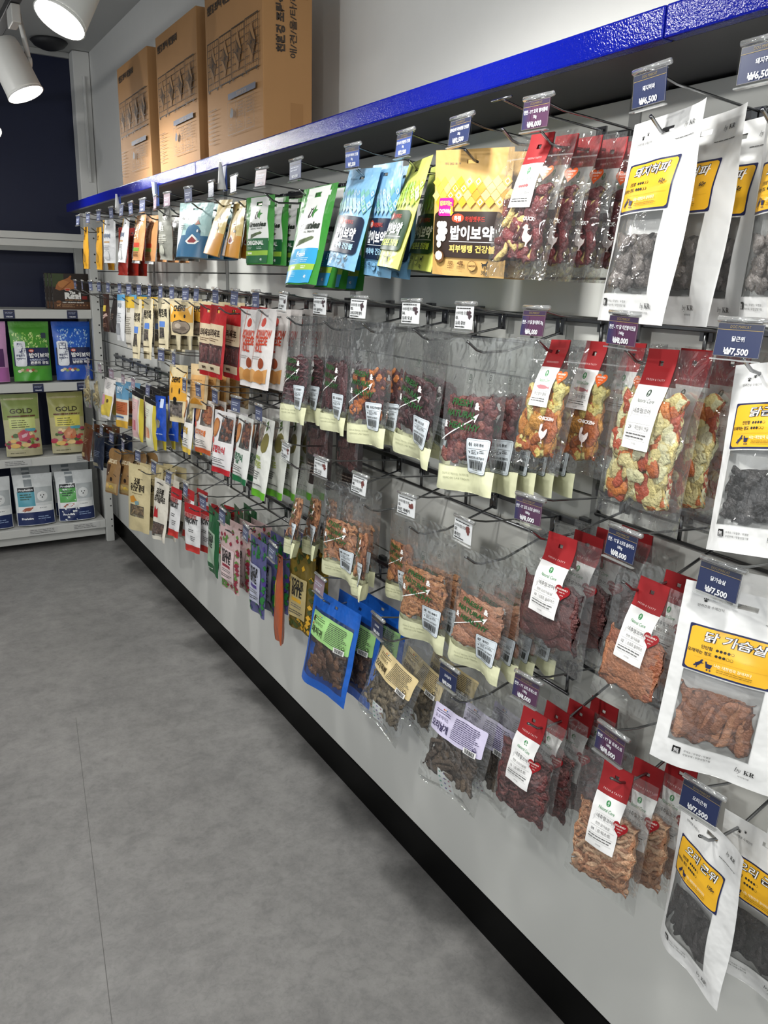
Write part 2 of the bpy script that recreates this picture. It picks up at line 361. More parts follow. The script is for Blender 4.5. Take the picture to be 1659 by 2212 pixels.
# --- white pouch with yellow label and clear window
def bag_kr(title,sub,weight,treat,seed):
    b=Bag(165,270,T=17,g=9,rip=6,k=1.2,ph=.9,seed=seed,crk=.8,curl=10)
    F=foil('e9eae9'); W=(20,126,126,232); hb=MB()
    def m(x,y,sd):
        if hole(b,x,y): return None
        if sd<0 and W[0]<x<W[2] and W[1]<y<W[3]: return None
        return F
    b.skin(hb,m,xs=(W[0],W[2],82.5-13,82.5+13),ys=(W[1],W[3],16.5,23.5),nx=20,ny=32,gusset=F)
    a=b.art(hb)
    for i,(px,py) in enumerate(((30,24),(40,20))):
        r=4-i; a.E(px,py,r*.55,r*.45,'1c1c1c')
        for k in range(3): a.E(px-r*.55+k*r*.55,py-r*.65-(.4 if k==1 else 0),r*.2,r*.28,'1c1c1c')
    a.T('반려견용 수제간식',38,33,4.6,'333333'); a.T('\U0001d44f\U0001d466 \U0001d40a\U0001d411',132,24,8.5,'222222'); a.lines(108,36,42,1,3,'444444',.9,seed=5,rag=.05)
    a.T('\U0001d44f\U0001d466 \U0001d40a\U0001d411',124,250,9.5,'222222'); a.T('바이케이알',124,257,3.2,'555555')
    a.R(29,239,11,10,'161616'); a.T('無',34.5,248,8.5,'f2f2f2'); a.T('무색소 / 무설탕 / 무염분',62,244,3.6,'333333'); a.T('무방부제 / 무합성첨가물',62,249.5,3.6,'333333')
    b.part('pouch',hb)
    wm=MB(); b.skin(wm,lambda x,y,sd:film('window_film',gl=.05,haze=.05,edge=.35),back=None,x0=W[0]-1,x1=W[2]+1,y0=W[1]-1,y1=W[3]+1,nx=13,ny=14,off=.0002); b.part('window_film',wm,'clear film window')
    lb=MB(); a=b.art(lb,base=.0007)
    a.R(17,58,116,66,'1d2552',2); a.R(19.5,60.5,111,61,'f2b92c',5)
    a.TO(title,78,77,15,'ffffff','1d2230',W=min(80,21*len(title)),sh=.18)
    a.T('단단함',52,89,5.6,'2a2a2a',b=.02,al='r'); a.T('오래먹는 정도',52,97,5.6,'2a2a2a',b=.02,al='r')
    for r,n in enumerate(sub):
        for i in range(5):
            a.E(58+i*5,87+r*8,2,2,'2a2a2a')
            if i>=n: a.E(58+i*5,87+r*8,1.6,1.6,'f2b92c')
    a.R(30,102,95,.3,'d9a92e'); a.P(shift(RUN,38,112,.55),'1d2552'); a.P([(46,106),(48,106),(49,109),(56,109),(54,115),(48,115)],'1d2552'); a.E(50,117.5,1.2,1.2,'1d2552'); a.E(54,117.5,1.2,1.2,'1d2552')
    a.T('나는 대한민국 강아지다',82,110,5,'fff4cf',b=.02); a.lines(62,113,52,2,2.6,'8a6a1c',.8,seed=9,rag=.2)
    if weight: a.T(weight,116,92,8,'1d2230',b=.03)
    b.part('label',lb,'yellow label with navy border')
    b.treats(treat[0],treat[1],(24,148,122,226),treat[2]); return b
# --- clear zip bag with red folded header card
def tree_logo(a,x,y,r,col):
    a.E(x,y,r*.85,r,col); a.P([(x,y-r*.75),(x+r*.45,y+r*.1),(x+r*.12,y),(x+r*.12,y+r*.75),(x-r*.12,y+r*.75),(x-r*.12,y),(x-r*.45,y+r*.1)],'e9f2ea'); a.L(x,y-r*.3,x,y+r*.5,r*.1,col)
def bag_nc(small,title,no,treat,n,rect,heart,logo,mark=None,seed=1,pict=None,dims=None):
    w,h=dims or ((157,215) if small else (197,252))
    b=Bag(w,h,T=19 if small else 24,g=3,rip=3,k=1.3,ph=.4,seed=seed,crk=1.3,back=.6,prof=None if small else [(0,0),(.08,.5),(.18,5),(.32,17),(.6,24),(.82,20),(.93,8),(1,2)])
    fb=MB(); f=film(); zm=film('zip_ridge',gl=.16,haze=.22,edge=.5,bscale=90,bump=.2)
    zy=34 if small else 42
    b.skin(fb,lambda x,y,sd:None if hole(b,x,y,10,8) else (zm if (zy<y<zy+2.2 and sd<0) else f),xs=(w/2-5,w/2+5),ys=(zy,zy+2.2,16,24),nx=18,ny=28); a=b.art(fb)
    if mark:
        x,y=w*.70,h*.70
        a.T('·'+mark+'·',x,y-19,7.5,'f3efec',b=.04)
        pts=HEN if mark=='CHICKEN' else DUCKP; a.P(shift(pts,x,y+3,1.05),'8a5a50'); a.P(shift(pts,x,y+3,.98),'efe6e3')
        rnd=random.Random(5)
        for i in range(40): a.E(x+rnd.uniform(-5,6),y+rnd.uniform(-3,10),.5,.35,'b08d86')
    b.part('clear_bag',fb)
    hw=54 if small else 64; x0=w/2-hw/2; y0=-1
    hd=MB(); a=b.art(hd,base=.0009); rh=46 if small else 52; lh=(66 if small else 92)
    def skin_red(x,y,sd): return None if hole(b,x,y,9,7) else paper('98161c')
    b.skin(hd,skin_red,x0=x0,x1=x0+hw,y0=0,y1=rh,nx=8,ny=12,xs=(w/2-4.5,w/2+4.5),ys=(16.5,23.5),off=.0008)
    a.T('F R E S H  &  T A S T Y',w/2,rh-7,4.2,'f6d9d6',W=hw*.62); b.part('header_card',hd,'red folded header card')
    lb=MB(); a=b.art(lb,base=.0011,cell=5,mat=lambda c:paper(c) if c=='f4f4f3' else ink(c)); ly=rh; cx=w/2
    a.R(x0,ly,hw,lh,'f4f4f3')
    tree_logo(a,cx,ly+11,5.6,logo); a.T('Natural Core',cx,ly+25,8.2,logo,W=hw*.56,sh=.22)
    if small:
        if pict=='fish': a.P([(cx-19,ly+33),(cx-8,ly+30),(cx+8,ly+31),(cx+17,ly+33.5),(cx+20,ly+31.5),(cx+20,ly+37),(cx+16,ly+35),(cx+6,ly+37),(cx-10,ly+37)],'c9868c')
        else:
            for i in range(4): a.E(cx-12+i*7,ly+34,4,2.2,'a9686a')
        a.R(x0+5,ly+40,hw-10,.35,'999999'); a.T(title,cx,ly+47.5,6.4,'444444'); a.R(x0+5,ly+50,hw-10,.35,'999999'); a.lines(x0+5,ly+52.5,hw-11,2,3.6,'555555',1.3,seed=2,rag=.1); a.R(x0+5,ly+59.5,hw-10,.35,'999999'); a.T('-강아지용-',cx,ly+63.5,2.8,'555555')
    else:
        a.P([(cx-25,ly+40),(cx-21,ly+36.5),(cx-21,ly+45),(cx-25,ly+49),(cx-23.5,ly+44.5)],'d9d9d9'); a.P([(cx+25,ly+40),(cx+21,ly+36.5),(cx+21,ly+45),(cx+25,ly+49),(cx+23.5,ly+44.5)],'d9d9d9')
        a.frame(cx-21,ly+31,42,12,.35,'bdbdbd'); a.T('네츄럴코어',cx,ly+40,8.2,'2c2c2c',W=36)
        a.R(x0+6,ly+55,hw-12,.35,'888888'); a.T(no,x0+13,ly+63.5,7,'444444'); a.R(x0+21,ly+57,.35,8,'888888'); a.T(title,x0+24,ly+63.5,7,'444444',al='l',W=min(hw-30,7*len(title)))
        if pict: a.T(pict,cx,ly+51.5,5.6,'666666')
        a.R(x0+6,ly+67,hw-12,.35,'888888'); a.lines(x0+6,ly+70,hw-13,2,4.4,'555555',1.5,seed=4,rag=.1); a.R(x0+6,ly+79,hw-12,.35,'888888'); a.T('-강아지용-',cx,ly+85,3.2,'555555')
    b.part('label',lb,'white paper label')
    if heart:
        hb=MB(); a=b.art(hb,base=.0013); hx,hy,hr=(x0+hw+11,rh+14,12.5) if small else (x0+hw+2,ly+40,15); a.heart(hx,hy,hr,heart); a.T('EXCLUSIVELY',hx,hy-hr*.22,4,'fbeee6',W=hr*1.45,b=.03); a.T('made for',hx,hy+hr*.12,4,'fbeee6',W=hr*.8,sh=.2); a.T('you',hx,hy+hr*.46,4,'fbeee6',W=hr*.4,sh=.2); b.part('heart_sticker',hb)
    b.treats(treat[0],treat[1],rect,n,size=treat[2] if len(treat)>2 else 1.0); return b
# --- clear zip bag with pale yellow foot and barcode sticker
def bag_br(no,name,treat,n=30,seed=1):
    w,h=152,255; b=Bag(w,h,T=15,g=4,rip=12,k=1.35,ph=.9,seed=seed,crk=1.1,back=.6); f=film(); zm=film('zip_ridge'); foot=214
    fb=MB(); b.skin(fb,lambda x,y,sd:None if hole(b,x,y,12,8) else (zm if (36<y<38.5 and sd<0) else f),xs=(w/2-6,w/2+6),ys=(36,38.5,16,24),nx=16,ny=26,y1=foot)
    a=b.art(fb); a.frame(64,53,15,22,.6,'4a524c'); a.T('B',71.5,70,14,'4a524c')
    g='2f5e33'; a.T('FRESH',60,112,15,g,W=54,b=.035,sh=.2,rot=.05); a.T('NATURAL',60,131,15,g,W=76,b=.035,sh=.2,rot=.05); a.T('HEALTHY',72,151,15,g,W=76,b=.035,sh=.2,rot=.05)
    a.T('&',100,117,16,'f6f6f4',b=.05); a.T('&',24,149,16,'f6f6f4',b=.05)
    for i in range(3): a.L(14+i*26,171-i*12.5,41+i*26,158-i*12.5,2.2,'f6f6f4')
    a.P([(88,131),(106,123),(98,139),(95,133.5)],'f6f6f4'); b.part('clear_bag',fb)
    kb=MB(); b.skin(kb,lambda x,y,sd:foil('e4e6bf'),y0=foot,nx=16,ny=8,gusset=foil('e4e6bf')); a=b.art(kb); a.T('안심하고 먹이는 브리더랩',60,228,4.4,'a8ab8c'); a.T('BREEDER LAB TREATS',62,235,4.6,'a8ab8c'); b.part('pouch_foot',kb,'pale yellow paper foot')
    sb=MB(); a=b.art(sb,base=.0012,cell=5); X,Y=84,163; a.R(X,Y,53,58,'2d3a44',4); a.R(X+.8,Y+.8,51.4,56.4,'dfe8ee',3.6); a.frame(X+3,Y+3,47,52,.5,'7d8890')
    a.T(no,X+10,Y+13,8,'1a1a1a',b=.03); a.T(name,X+18,Y+12.5,5.6,'1a1a1a',al='l',b=.02); a.R(X+5,Y+17,43,.5,'333333'); a.T('V',X+8,Y+25,6,'222222',b=.03); a.lines(X+12,Y+19.5,13,3,2.6,'444444',1,seed=3); a.T('V',X+28,Y+25,6,'222222',b=.03); a.lines(X+32,Y+19.5,13,2,2.6,'444444',1,seed=6)
    a.T('BREEDER LAB TREATS',X+26.5,Y+33,5,'222222',W=41,b=.02); a.barcode(X+6,Y+35.5,41,14.5); a.lines(X+16,Y+51,20,1,2,'333333',.9,seed=2,rag=0); b.part('barcode_sticker',sb)
    b.treats(treat[0],treat[1],(16,92,w-16,206),n,size=treat[2] if len(treat)>2 else 1.0); return b
# --- stand-up pouch with diamond pattern and dark centre panel
def bag_bapi(base,dark,deep,pat,accent,sub,extra=None,seed=1):
    w,h=165,207; b=Bag(w,h,T=20,g=20,prof=[(0,0),(.1,1.5),(.3,9),(.6,13),(.85,15),(1,15)],rip=2,seed=seed,crk=.6,back=.9); F=foil(base); mb=MB()
    b.skin(mb,lambda x,y,sd:None if hole(b,x,y,24,6) else F,xs=(w/2-12,w/2+12),ys=(17,23),nx=18,ny=24,gusset=foil(deep)); a=b.art(mb)
    a.T('까지 2022. 06. 14',40,24,5,'6a6a6a' if extra else deep)
    rnd=random.Random(seed)
    for r in range(4):
        for c in range(9):
            x=6+c*19+(r%2)*9.5; y=52+r*11
            if x>w-4: continue
            q=9.5; a.P([(x,y-q),(x+q,y),(x,y+q),(x-q,y)],pat[rnd.randrange(len(pat))])
            if rnd.random()<.35: a.P([(x,y-q*.62),(x+q*.62,y),(x,y+q*.62),(x-q*.62,y)],'c9ccca'); a.P([(x,y-q*.38),(x+q*.38,y),(x,y+q*.38),(x-q*.38,y)],pat[0])
    a.R(6,100,w-12,76,dark,10)
    a.E(66,111,14,7.5,'c9402e'); a.E(66,111,13,6.6,'d9502f'); a.T('하림',66,115,9,'ffffff',b=.03); a.T('하림펫푸드',104,116,9.5,'b8392f',W=42,b=.02)
    a.T('밥이보약',98,144,24,'ffffff',W=92,b=.04); a.R(50,149,98,1,'e8e8e8'); a.T(sub,100,166,13,accent,W=96,b=.03)
    for i,(x,t1) in enumerate(((58,'100'),(80,'4無'))): a.T(t1,x,188,8.5,deep,b=.02); a.lines(x-7,190,13,2,3,deep,.8,seed=i+4)
    a.E(104,189,9,9,deep); a.E(104,189,8.2,8.2,base); a.T('HACCP',104,190.5,4.2,deep,b=.03); a.P(shift(DOG,131,187,.62),'2f2f2f'); a.T('38g',131,202,9,'2f2f2f',b=.02)
    if extra:
        a.R(18,78,36,30,'d3238c',4); a.T('칼로리는',36,90,8.5,'fff27a',W=30,b=.03); a.T('DOWN',35,103,9,'ffffff',W=28,b=.05); a.P([(48,92),(53,92),(53,101),(56.5,101),(50.5,108),(44.5,101),(48,101)],'f4d32a')
        for i in range(10): a.E(22+(i%3)*7+(i//3%2)*3,122+i//3*11,6.5,6,'efeadf')
        a.E(27,176,14,11,'6b4a2b'); a.E(26,174,10.5,8,'f7f4ec'); a.E(26,174,6,4.5,'dcd7ca')
    else: a.lines(14,182,34,4,4,deep,1,seed=7)
    b.part('pouch',mb); return b
def bag_green(fresh,seed=1):
    w,h=(142,228) if fresh else (130,178); b=Bag(w,h,T=16,g=16,prof=[(0,0),(.12,2),(.35,12),(.7,17),(1,16)],rip=2,seed=seed,crk=1.0,back=.9); G=foil('3b8a37'); mb=MB()
    b.skin(mb,lambda x,y,sd:None if hole(b,x,y,24,7) else (G if sd<0 else foil('5a5f60')),xs=(w/2-12,w/2+12),ys=(16.5,23.5),nx=16,ny=24,gusset=foil('4a5052')); a=b.art(mb)
    s=h/228; wx=lambda t:(w*(.17+.05*math.sin(t/h*5)),w*(.86-.05*math.sin(t/h*5+1)))
    a.rows(2,14.5,wx,'e3e5e2'); a.rows(26,h*.66,wx,'e3e5e2'); a.rows(14.5,26,lambda t:(w*.17,w/2-13),'e3e5e2'); a.rows(14.5,26,lambda t:(w/2+13,w*.86),'e3e5e2')
    cx=w*.52; a.P([(cx+2,54*s),(cx+6,44*s),(cx+9,56*s),(cx+20,58*s),(cx+10,66*s),(cx+12,78*s),(cx+2,70*s),(cx-6,76*s),(cx-4,64*s)],'3b8a37'); a.P(shift([(-10,6),(-6,-6),(-9,-12),(-3,-9),(2,-13),(2,-6),(6,2),(4,10),(-6,12)],cx-3,64*s,1.1*s),'262626'); a.P(shift([(-3,4),(-2,-6),(1,-6),(2,6),(-1,10)],cx-3,64*s,1.1*s),'f0f0ee')
    a.T('Greenies',cx,102*s,22*s,'1f2a20',W=w*.60,b=.05,sh=.15); a.T('DENTAL TREATS',cx,111*s,6*s,'2a332b',W=w*.42,b=.02)
    a.P([(cx-30*s,128*s),(cx+24*s,119*s),(cx+34*s,122*s),(cx+30*s,127*s),(cx-4*s,134*s),(cx-32*s,143*s)],'55683f')
    for i in range(7): a.L(cx-30*s+i*5*s,127*s-i*.8*s,cx-31*s+i*5*s,142*s-i*1.2*s,1.4,'2e3b24')
    if fresh:
        a.rows(h*.645,h*.80,wx,'3ba3d6'); a.T('Fresh',cx,166*s,17*s,'f2f8fb',sh=.25,b=.02); a.lines(w*.24,171*s,30,2,4,'d6ecf5',1,seed=3); a.lines(w*.56,169*s,28,3,4,'d6ecf5',1,seed=4)
        a.rows(h*.80,h*.86,wx,'9cc24a'); a.T('TEENIE',w*.36,193*s,7.5,'f4f8e6',b=.05); a.lines(w*.6,187*s,20,2,4,'f4f8e6',1.6,seed=5); a.rows(h*.86,h-3,wx,'3ba3d6'); a.T('43',w*.74,214*s,9,'f2f8fb',b=.03); a.lines(w*.25,203*s,36,3,4,'9ed4ee',1,seed=8)
    else:
        a.rows(h*.62,h*.80,wx,'24613a'); a.T('ORIGINAL',cx-2,h*.715,15,'f2f4ef',W=w*.58,b=.03); a.lines(w*.24,h*.745,24,2,4,'d5e3d8',1,seed=3); a.lines(w*.56,h*.745,24,2,4,'d5e3d8',1,seed=4)
        a.rows(h*.80,h*.87,wx,'8fb83f'); a.T('TEENIE',w*.34,h*.85,6.5,'f4f8e6',b=.05); a.rows(h*.87,h-3,wx,'24613a'); a.T('43',w*.72,h*.945,8,'f2f8fb',b=.03)
    b.part('pouch',mb); return b
def bag_boat(top,bot,hull,seed=1,cream=None):
    w,h=160,165; b=Bag(w,h,T=18,g=20,prof=[(0,0),(.12,2),(.4,14),(1,20)],rip=1,seed=seed,crk=.5,back=.9); F=foil(top); mb=MB()
    b.skin(mb,lambda x,y,sd:None if hole(b,x,y,24,6) else F,xs=(w/2-12,w/2+12),ys=(17,23),nx=16,ny=20,gusset=foil(bot)); a=b.art(mb)
    a.rows(100,h,lambda t:(1,w-1),bot); a.P([(1,100),(w*.5,96),(w-1,104),(w-1,112),(1,112)],bot)
    if cream: a.P([(2,26),(60,30),(40,70),(30,110),(4,150),(2,100)],cream); a.rows(40,64,lambda t:(24,60),'e6eceb')
    a.E(92,96,34,30,hull); a.R(60,104,70,14,hull,6); a.P([(62,118),(92,96),(126,116),(110,126),(76,126)],'f1f0ea'); a.P([(72,118),(92,103),(114,116),(104,122),(80,122)],'8c2f34')
    a.E(112,86,5,6,'1f3d52'); a.E(112,86,3.6,4.5,'e9eef0'); a.E(122,88,4,5,'1f3d52'); a.L(108,66,108,44,2,'2f4858'); a.P([(98,68),(108,52),(120,66)],'a2624f'); a.L(104,56,104,40,1,'2f4858')
    a.T('먹을수록',42,52,9,'2c3336',b=.03); a.T('신선한',42,64,7,'2c3336'); a.lines(26,70,38,3,5,'6c7678',1.4,seed=2); a.T('·',20,152,6,'f1f0ea')
    b.part('pouch',mb); return b
# --- general pouch: base colour, list of print operations in fractions of width and height
def bag_gen(w,h,base,ops,T=14,g=6,seed=1,win=None,treat=None,clear=False,foot=None,**k):
    b=Bag(w,h,T=T,g=g,seed=seed,**k); F=foil(base) if not clear else film(); mb=MB(); gus=foil(foot or base) if g>8 else None
    wr=None if not win else (win[0]*w,win[1]*h,win[2]*w,win[3]*h)
    def m(x,y,sd):
        if hole(b,x,y,min(24,w*.3),6): return None
        if wr and sd<0 and wr[0]<x<wr[2] and wr[1]<y<wr[3]: return film('window_film')
        return F
    xs=[w/2-min(12,w*.15),w/2+min(12,w*.15)]+([wr[0],wr[2]] if wr else []); ys=[17,23]+([wr[1],wr[3]] if wr else [])
    b.skin(mb,m,xs=xs,ys=ys,nx=14,ny=20,gusset=gus); a=b.art(mb,cell=7)
    for o in ops:
        c=o[0]
        if c=='R': a.R(o[1]*w,o[2]*h,o[3]*w,o[4]*h,o[5],o[6] if len(o)>6 else 0)
        elif c=='E': a.E(o[1]*w,o[2]*h,o[3]*w,o[4]*h if len(o)>5 else o[3]*w,o[-1])
        elif c=='T': a.T(o[1],o[2]*w,o[3]*h,o[4]*w,o[5],W=o[6]*w if len(o)>6 and o[6] else None,b=.035,sh=o[7] if len(o)>7 else 0)
        elif c=='L': a.lines(o[1]*w,o[2]*h,o[3]*w,o[4],o[5],o[6],seed=o[7] if len(o)>7 else 1)
        elif c=='P': a.P([(x*w,y*h) for x,y in o[1]],o[2])
        elif c=='C': a.L(o[1]*w,o[2]*h,o[3]*w,o[4]*h,o[5],o[6])
        elif c=='B': a.barcode(o[1]*w,o[2]*h,o[3]*w,o[4]*h)
    b.part('clear_bag' if clear else 'pouch',mb)
    if treat:
        r=treat[3] if len(treat)>3 else (win or (.12,.3,.88,.9)); b.treats(treat[0],treat[1],(r[0]*w+4,r[1]*h+4,r[2]*w-4,r[3]*h-4),treat[2],size=treat[4] if len(treat)>4 else .8)
    return b
# ---------------------------------------------------------------- setting
def struct(o,kind='structure'): o['kind']=kind; return o
def floor_mat():
    m,nt,p=newmat('mottled_vinyl_floor'); L=nt.links.new; tc=N(nt,'ShaderNodeTexCoord')
    n1=N(nt,'ShaderNodeTexNoise',Scale=2.2,Detail=9.0,Roughness=.66,Distortion=.0); n2=N(nt,'ShaderNodeTexNoise',Scale=13.0,Detail=8.0,Roughness=.74,Distortion=.25); n3=N(nt,'ShaderNodeTexNoise',Scale=55.0,Detail=6.0,Roughness=.75,Distortion=.9)
    for n in(n1,n2,n3): L(tc.outputs['Object'],n.inputs['Vector'])
    r1=N(nt,'ShaderNodeValToRGB'); e=r1.color_ramp.elements; e[0].position=.33; e[0].color=(.205,.202,.199,1); e[1].position=.68; e[1].color=(.275,.270,.264,1)
    r2=N(nt,'ShaderNodeValToRGB'); e=r2.color_ramp.elements; e[0].position=.36; e[0].color=(.62,.62,.625,1); e[1].position=.6; e[1].color=(1.06,1.06,1.05,1)
    L(n1.outputs['Fac'],r1.inputs[0]); L(n2.outputs['Fac'],r2.inputs[0])
    mx=N(nt,'ShaderNodeMix',_data_type='RGBA',_blend_type='MULTIPLY'); mx.inputs[0].default_value=.55; L(r1.outputs[0],mx.inputs[6]); L(r2.outputs[0],mx.inputs[7])
    r3=N(nt,'ShaderNodeValToRGB'); e=r3.color_ramp.elements; e[0].position=.40; e[0].color=(.80,.80,.81,1); e[1].position=.52; e[1].color=(1.02,1.02,1.01,1); L(n3.outputs['Fac'],r3.inputs[0])
    m4=N(nt,'ShaderNodeMix',_data_type='RGBA',_blend_type='MULTIPLY'); m4.inputs[0].default_value=.5; L(mx.outputs[2],m4.inputs[6]); L(r3.outputs[0],m4.inputs[7]); L(m4.outputs[2],p.inputs['Base Color']); p.inputs['Roughness'].default_value=.42; p.inputs['Specular IOR Level'].default_value=.35
    b=N(nt,'ShaderNodeBump',Strength=.08,Distance=.002); L(n2.outputs['Fac'],b.inputs['Height']); L(b.outputs[0],p.inputs['Normal']); return m
wallm=pbr('white_wall_paint','ebebe8',.6,bump=.05,bscale=200,var=.02)
navym=pbr('navy_wall_paint','0d1738',.5,bump=.05,bscale=120,var=.04)
mb=MB(); mb.add([(-4,-4,0),(1.16,-4,0),(1.16,5.3,0),(-4,5.3,0)],[(0,1,2,3)],floor_mat()); struct(mb.build('floor'))
mb=MB(); sm_=pbr('floor_seam','5b5b59',.7)
mb.add([(.2415,1.42,.0004),(.243,1.42,.0004),(.437,2.82,.0004),(.4355,2.82,.0004)],[(0,1,2,3)],sm_); struct(mb.build('trim_1'))
mb=MB(); mb.box((1.16,-4,0),(1.26,5.4,2.73),wallm); struct(mb.build('wall_right'))
mb=MB(); mb.box((-4,5.3,0),(1.16,5.4,2.73),navym); struct(mb.build('wall_back'))
mb=MB(); mb.box((-4,-4,2.73),(1.26,5.4,2.83),pbr('ceiling_paint','c4c5c3',.7,var=.02)); struct(mb.build('ceiling'))
mb=MB(); mb.bbox((1.068,5.2,0),(1.158,5.299,2.728),wallm,.006); struct(mb.build('trim_2'))
mb=MB(); mb.bbox((1.112,5.175,2.05),(1.124,5.198,2.6),wallm,.003); struct(mb.build('trim_3'))
mb=MB(); mb.box((-4,5.28,2.70),(1.066,5.299,2.728),pbr('frame_white','b9bab8',.5)); struct(mb.build('trim_4'))
# ---------------------------------------------------------------- wall display unit
W=1.1; panel=pbr('panel_enamel','e0e1dc',.30,var=.02,vscale=3,spec=.45); black=pbr('black_kick','060606',.42,var=.1,spec=.12); dark=pbr('canopy_grey','3b3c40',.55,var=.04)
un=thing('display_unit','long grey-white wall display unit with blue top edge and black kick plate','display rack',(W,2.3,0))
def rel(mb): mb.v=[(x-W,y-2.3,z) for x,y,z in mb.v]; return mb
ends=[-.85,.10,1.05,2.0,2.95,3.9,5.15]
for y0,y1 in zip(ends,ends[1:]):
    mb=MB(); zs=[.845,1.17,1.365,1.56,1.848]
    for z0,z1 in zip(zs,zs[1:]): mb.bbox((W,y0+.0015,z0+.002),(W+.02,y1-.0015,z1-.002),panel,.002)
    mb.box((W+.012,y0,.846),(W+.024,y1,1.848),pbr('groove_dark','4a4b4b',.6)); rel(mb).build('back_panel',un)
mb=MB(); mb.bbox((W,ends[0],.113),(W+.02,ends[-1],.843),panel,.002); rel(mb).build('lower_panel',un)
for y0,y1 in ((ends[0],ends[-1]),):
    mb=MB(); mb.bbox((W-.002,y0,.0),(W+.03,y1-.001,.112),black,.003); rel(mb).build('kick_plate',un)
blue=pbr('glossy_blue_lacquer','07137c',.13,bump=.24,bscale=330,spec=.2)
for y0,y1 in ((-.85,.82),(.82,2.655),(2.655,4.735)):
    mb=MB(); mb.bbox((.892,y0+.0008,1.8505),(.914,y1-.0008,1.89),blue,.003); rel(mb).build('blue_edge',un,)
mb=MB(); mb.box((.912,-.85,1.8505),(1.155,4.73,1.885),dark); rel(mb).build('canopy_board',un)
railm=pbr('rail_steel','77787a',.3,1.0,var=.08)
RAILS=[(0,[(1.785,1),(1.489,1),(1.197,1),(.894,1)]),(1,[(1.785,1),(1.489,1),(1.197,1),(.894,1)]),(2,[(1.785,1),(1.489,1),(1.116,1),(.817,1)]),(3,[(1.785,1),(1.489,1),(1.267,0),(1.189,1),(.817,1)]),(4,[(1.785,1),(1.489,1),(1.116,1),(.817,1)]),(5,[(1.785,1),(1.489,1),(1.116,1),(.817,1)])]
for i,zz in RAILS:
    y0,y1=ends[i]+.012,ends[i+1]-.012
    if i==5: y1=4.7
    for z,_ in zz:
        mb=MB(); mb.bbox((W-.022,y0,z-.006),(W-.010,y1,z+.006),railm,.002)
        mb.tube([(W-.014,y0,z-.052),(W-.014,y1,z-.052)],.0035,railm,6)
        n=5
        for k in range(n+1):
            y=y0+.006+(y1-y0-.012)*k/n; mb.tube([(W-.013,y,z),(W-.013,y,z-.054)],.0035,railm,6); mb.box((W-.012,y-.012,z-.02),(W,y+.012,z+.012),railm)
        rel(mb).build('hook_rail',un)
# upright posts between bays
for y in ends[1:-1]:
    mb=MB(); mb.box((W-.004,y-.012,.85),(W+.004,y+.012,1.846),pbr('post_grey','9b9c9a',.4,var=.03)); rel(mb).build('bay_post',un)
# ---------------------------------------------------------------- cartons on top of the unit
kraft=pbr('kraft_card','ad8152',.75,bump=.05,bscale=150,var=.05,vscale=12)
def carton(y0,top,label,l=.425,d=.138,wordy=False):
    t=thing('carton',label,'cardboard box',(.905,y0,1.891),group=None); h=top-1.891
    mb=MB(); mb.bbox((0,0,0),(d,l,h),kraft,.0025)
    a=Art(mb,flat((0,l,h),(0,-1,0),(0,0,-1),(-1,0,0)),cell=60,mat=paper); K='3a2f26'; L_=l*1000;H=h*1000
    a.T('친환경 조립식 애견울타리',130,52,24,K,b=.05,W=215); x=10
    for i in range(4):
        X=14+i*101; a.frame(X,125,92,126,3,K)
        for k in range(1,6): a.R(X+k*15.3,127,1.5,122,K)
        for k in range(1,7): a.R(X+2,125+k*18,88,1.5,K)
        a.P([(X+46,138),(X+74,188),(X+46,238),(X+18,188)],'9c7448')
        for k in range(-6,7): a.L(X+46+k*4-9,188-(32-abs(k)*5),X+46+k*4+9,188+(32-abs(k)*5),1.6,K)
        a.E(X+46,188,5,5,K); a.R(X+8,251,8,6,K); a.R(X+76,251,8,6,K)
    a.R(190,284,200,15,'5a5f70'); a.T('조립방법 및 구성',290,296,10,'c3a783'); a.lines(30,306,74,9,11,K,1.6,seed=3,rag=.4)
    for i in range(3):
        X=190+i*68; a.frame(X,306,60,84,1.4,'6b5a48'); a.R(X+14,364,18,1.2,K); a.lines(X+10,372,36,2,6,K,1,seed=i)
        if i==0: a.P(shift([(-14,6),(-6,-8),(2,-12),(14,-2),(10,12),(-8,14)],X+30,334),'4f525c')
        else:
            for k in range(5): a.R(X+10,316+k*8,40,1,K); a.R(X+12+k*9,314,1,38,K)
    a=Art(mb,flat((0,0,h),(1,0,0),(0,0,-1),(0,-1,0)),cell=60,mat=paper)
    if wordy:
        a.T('친환경 조립식',58,150,26,K,b=.05,rot=-PI/2,W=132); a.T('애/견/울/타/리',92,150,22,K,b=.02,rot=-PI/2,W=150); a.R(76,330,36,60,'a17546'); a.R(86,46,40,40,'a17546')
    else:
        a.T('친환경 조립식',58,150,26,K,b=.05,rot=-PI/2,W=132)
    mb.build('carton_body',t); return t
carton(2.142,2.318,'tall brown carton nearest the camera on the blue-edged top, end face lettered',wordy=True)
carton(2.645,2.318,'tall brown carton in the middle of the three on the blue-edged top')
carton(3.178,2.318,'tall brown carton farthest along the blue-edged top, next to the dark corner')
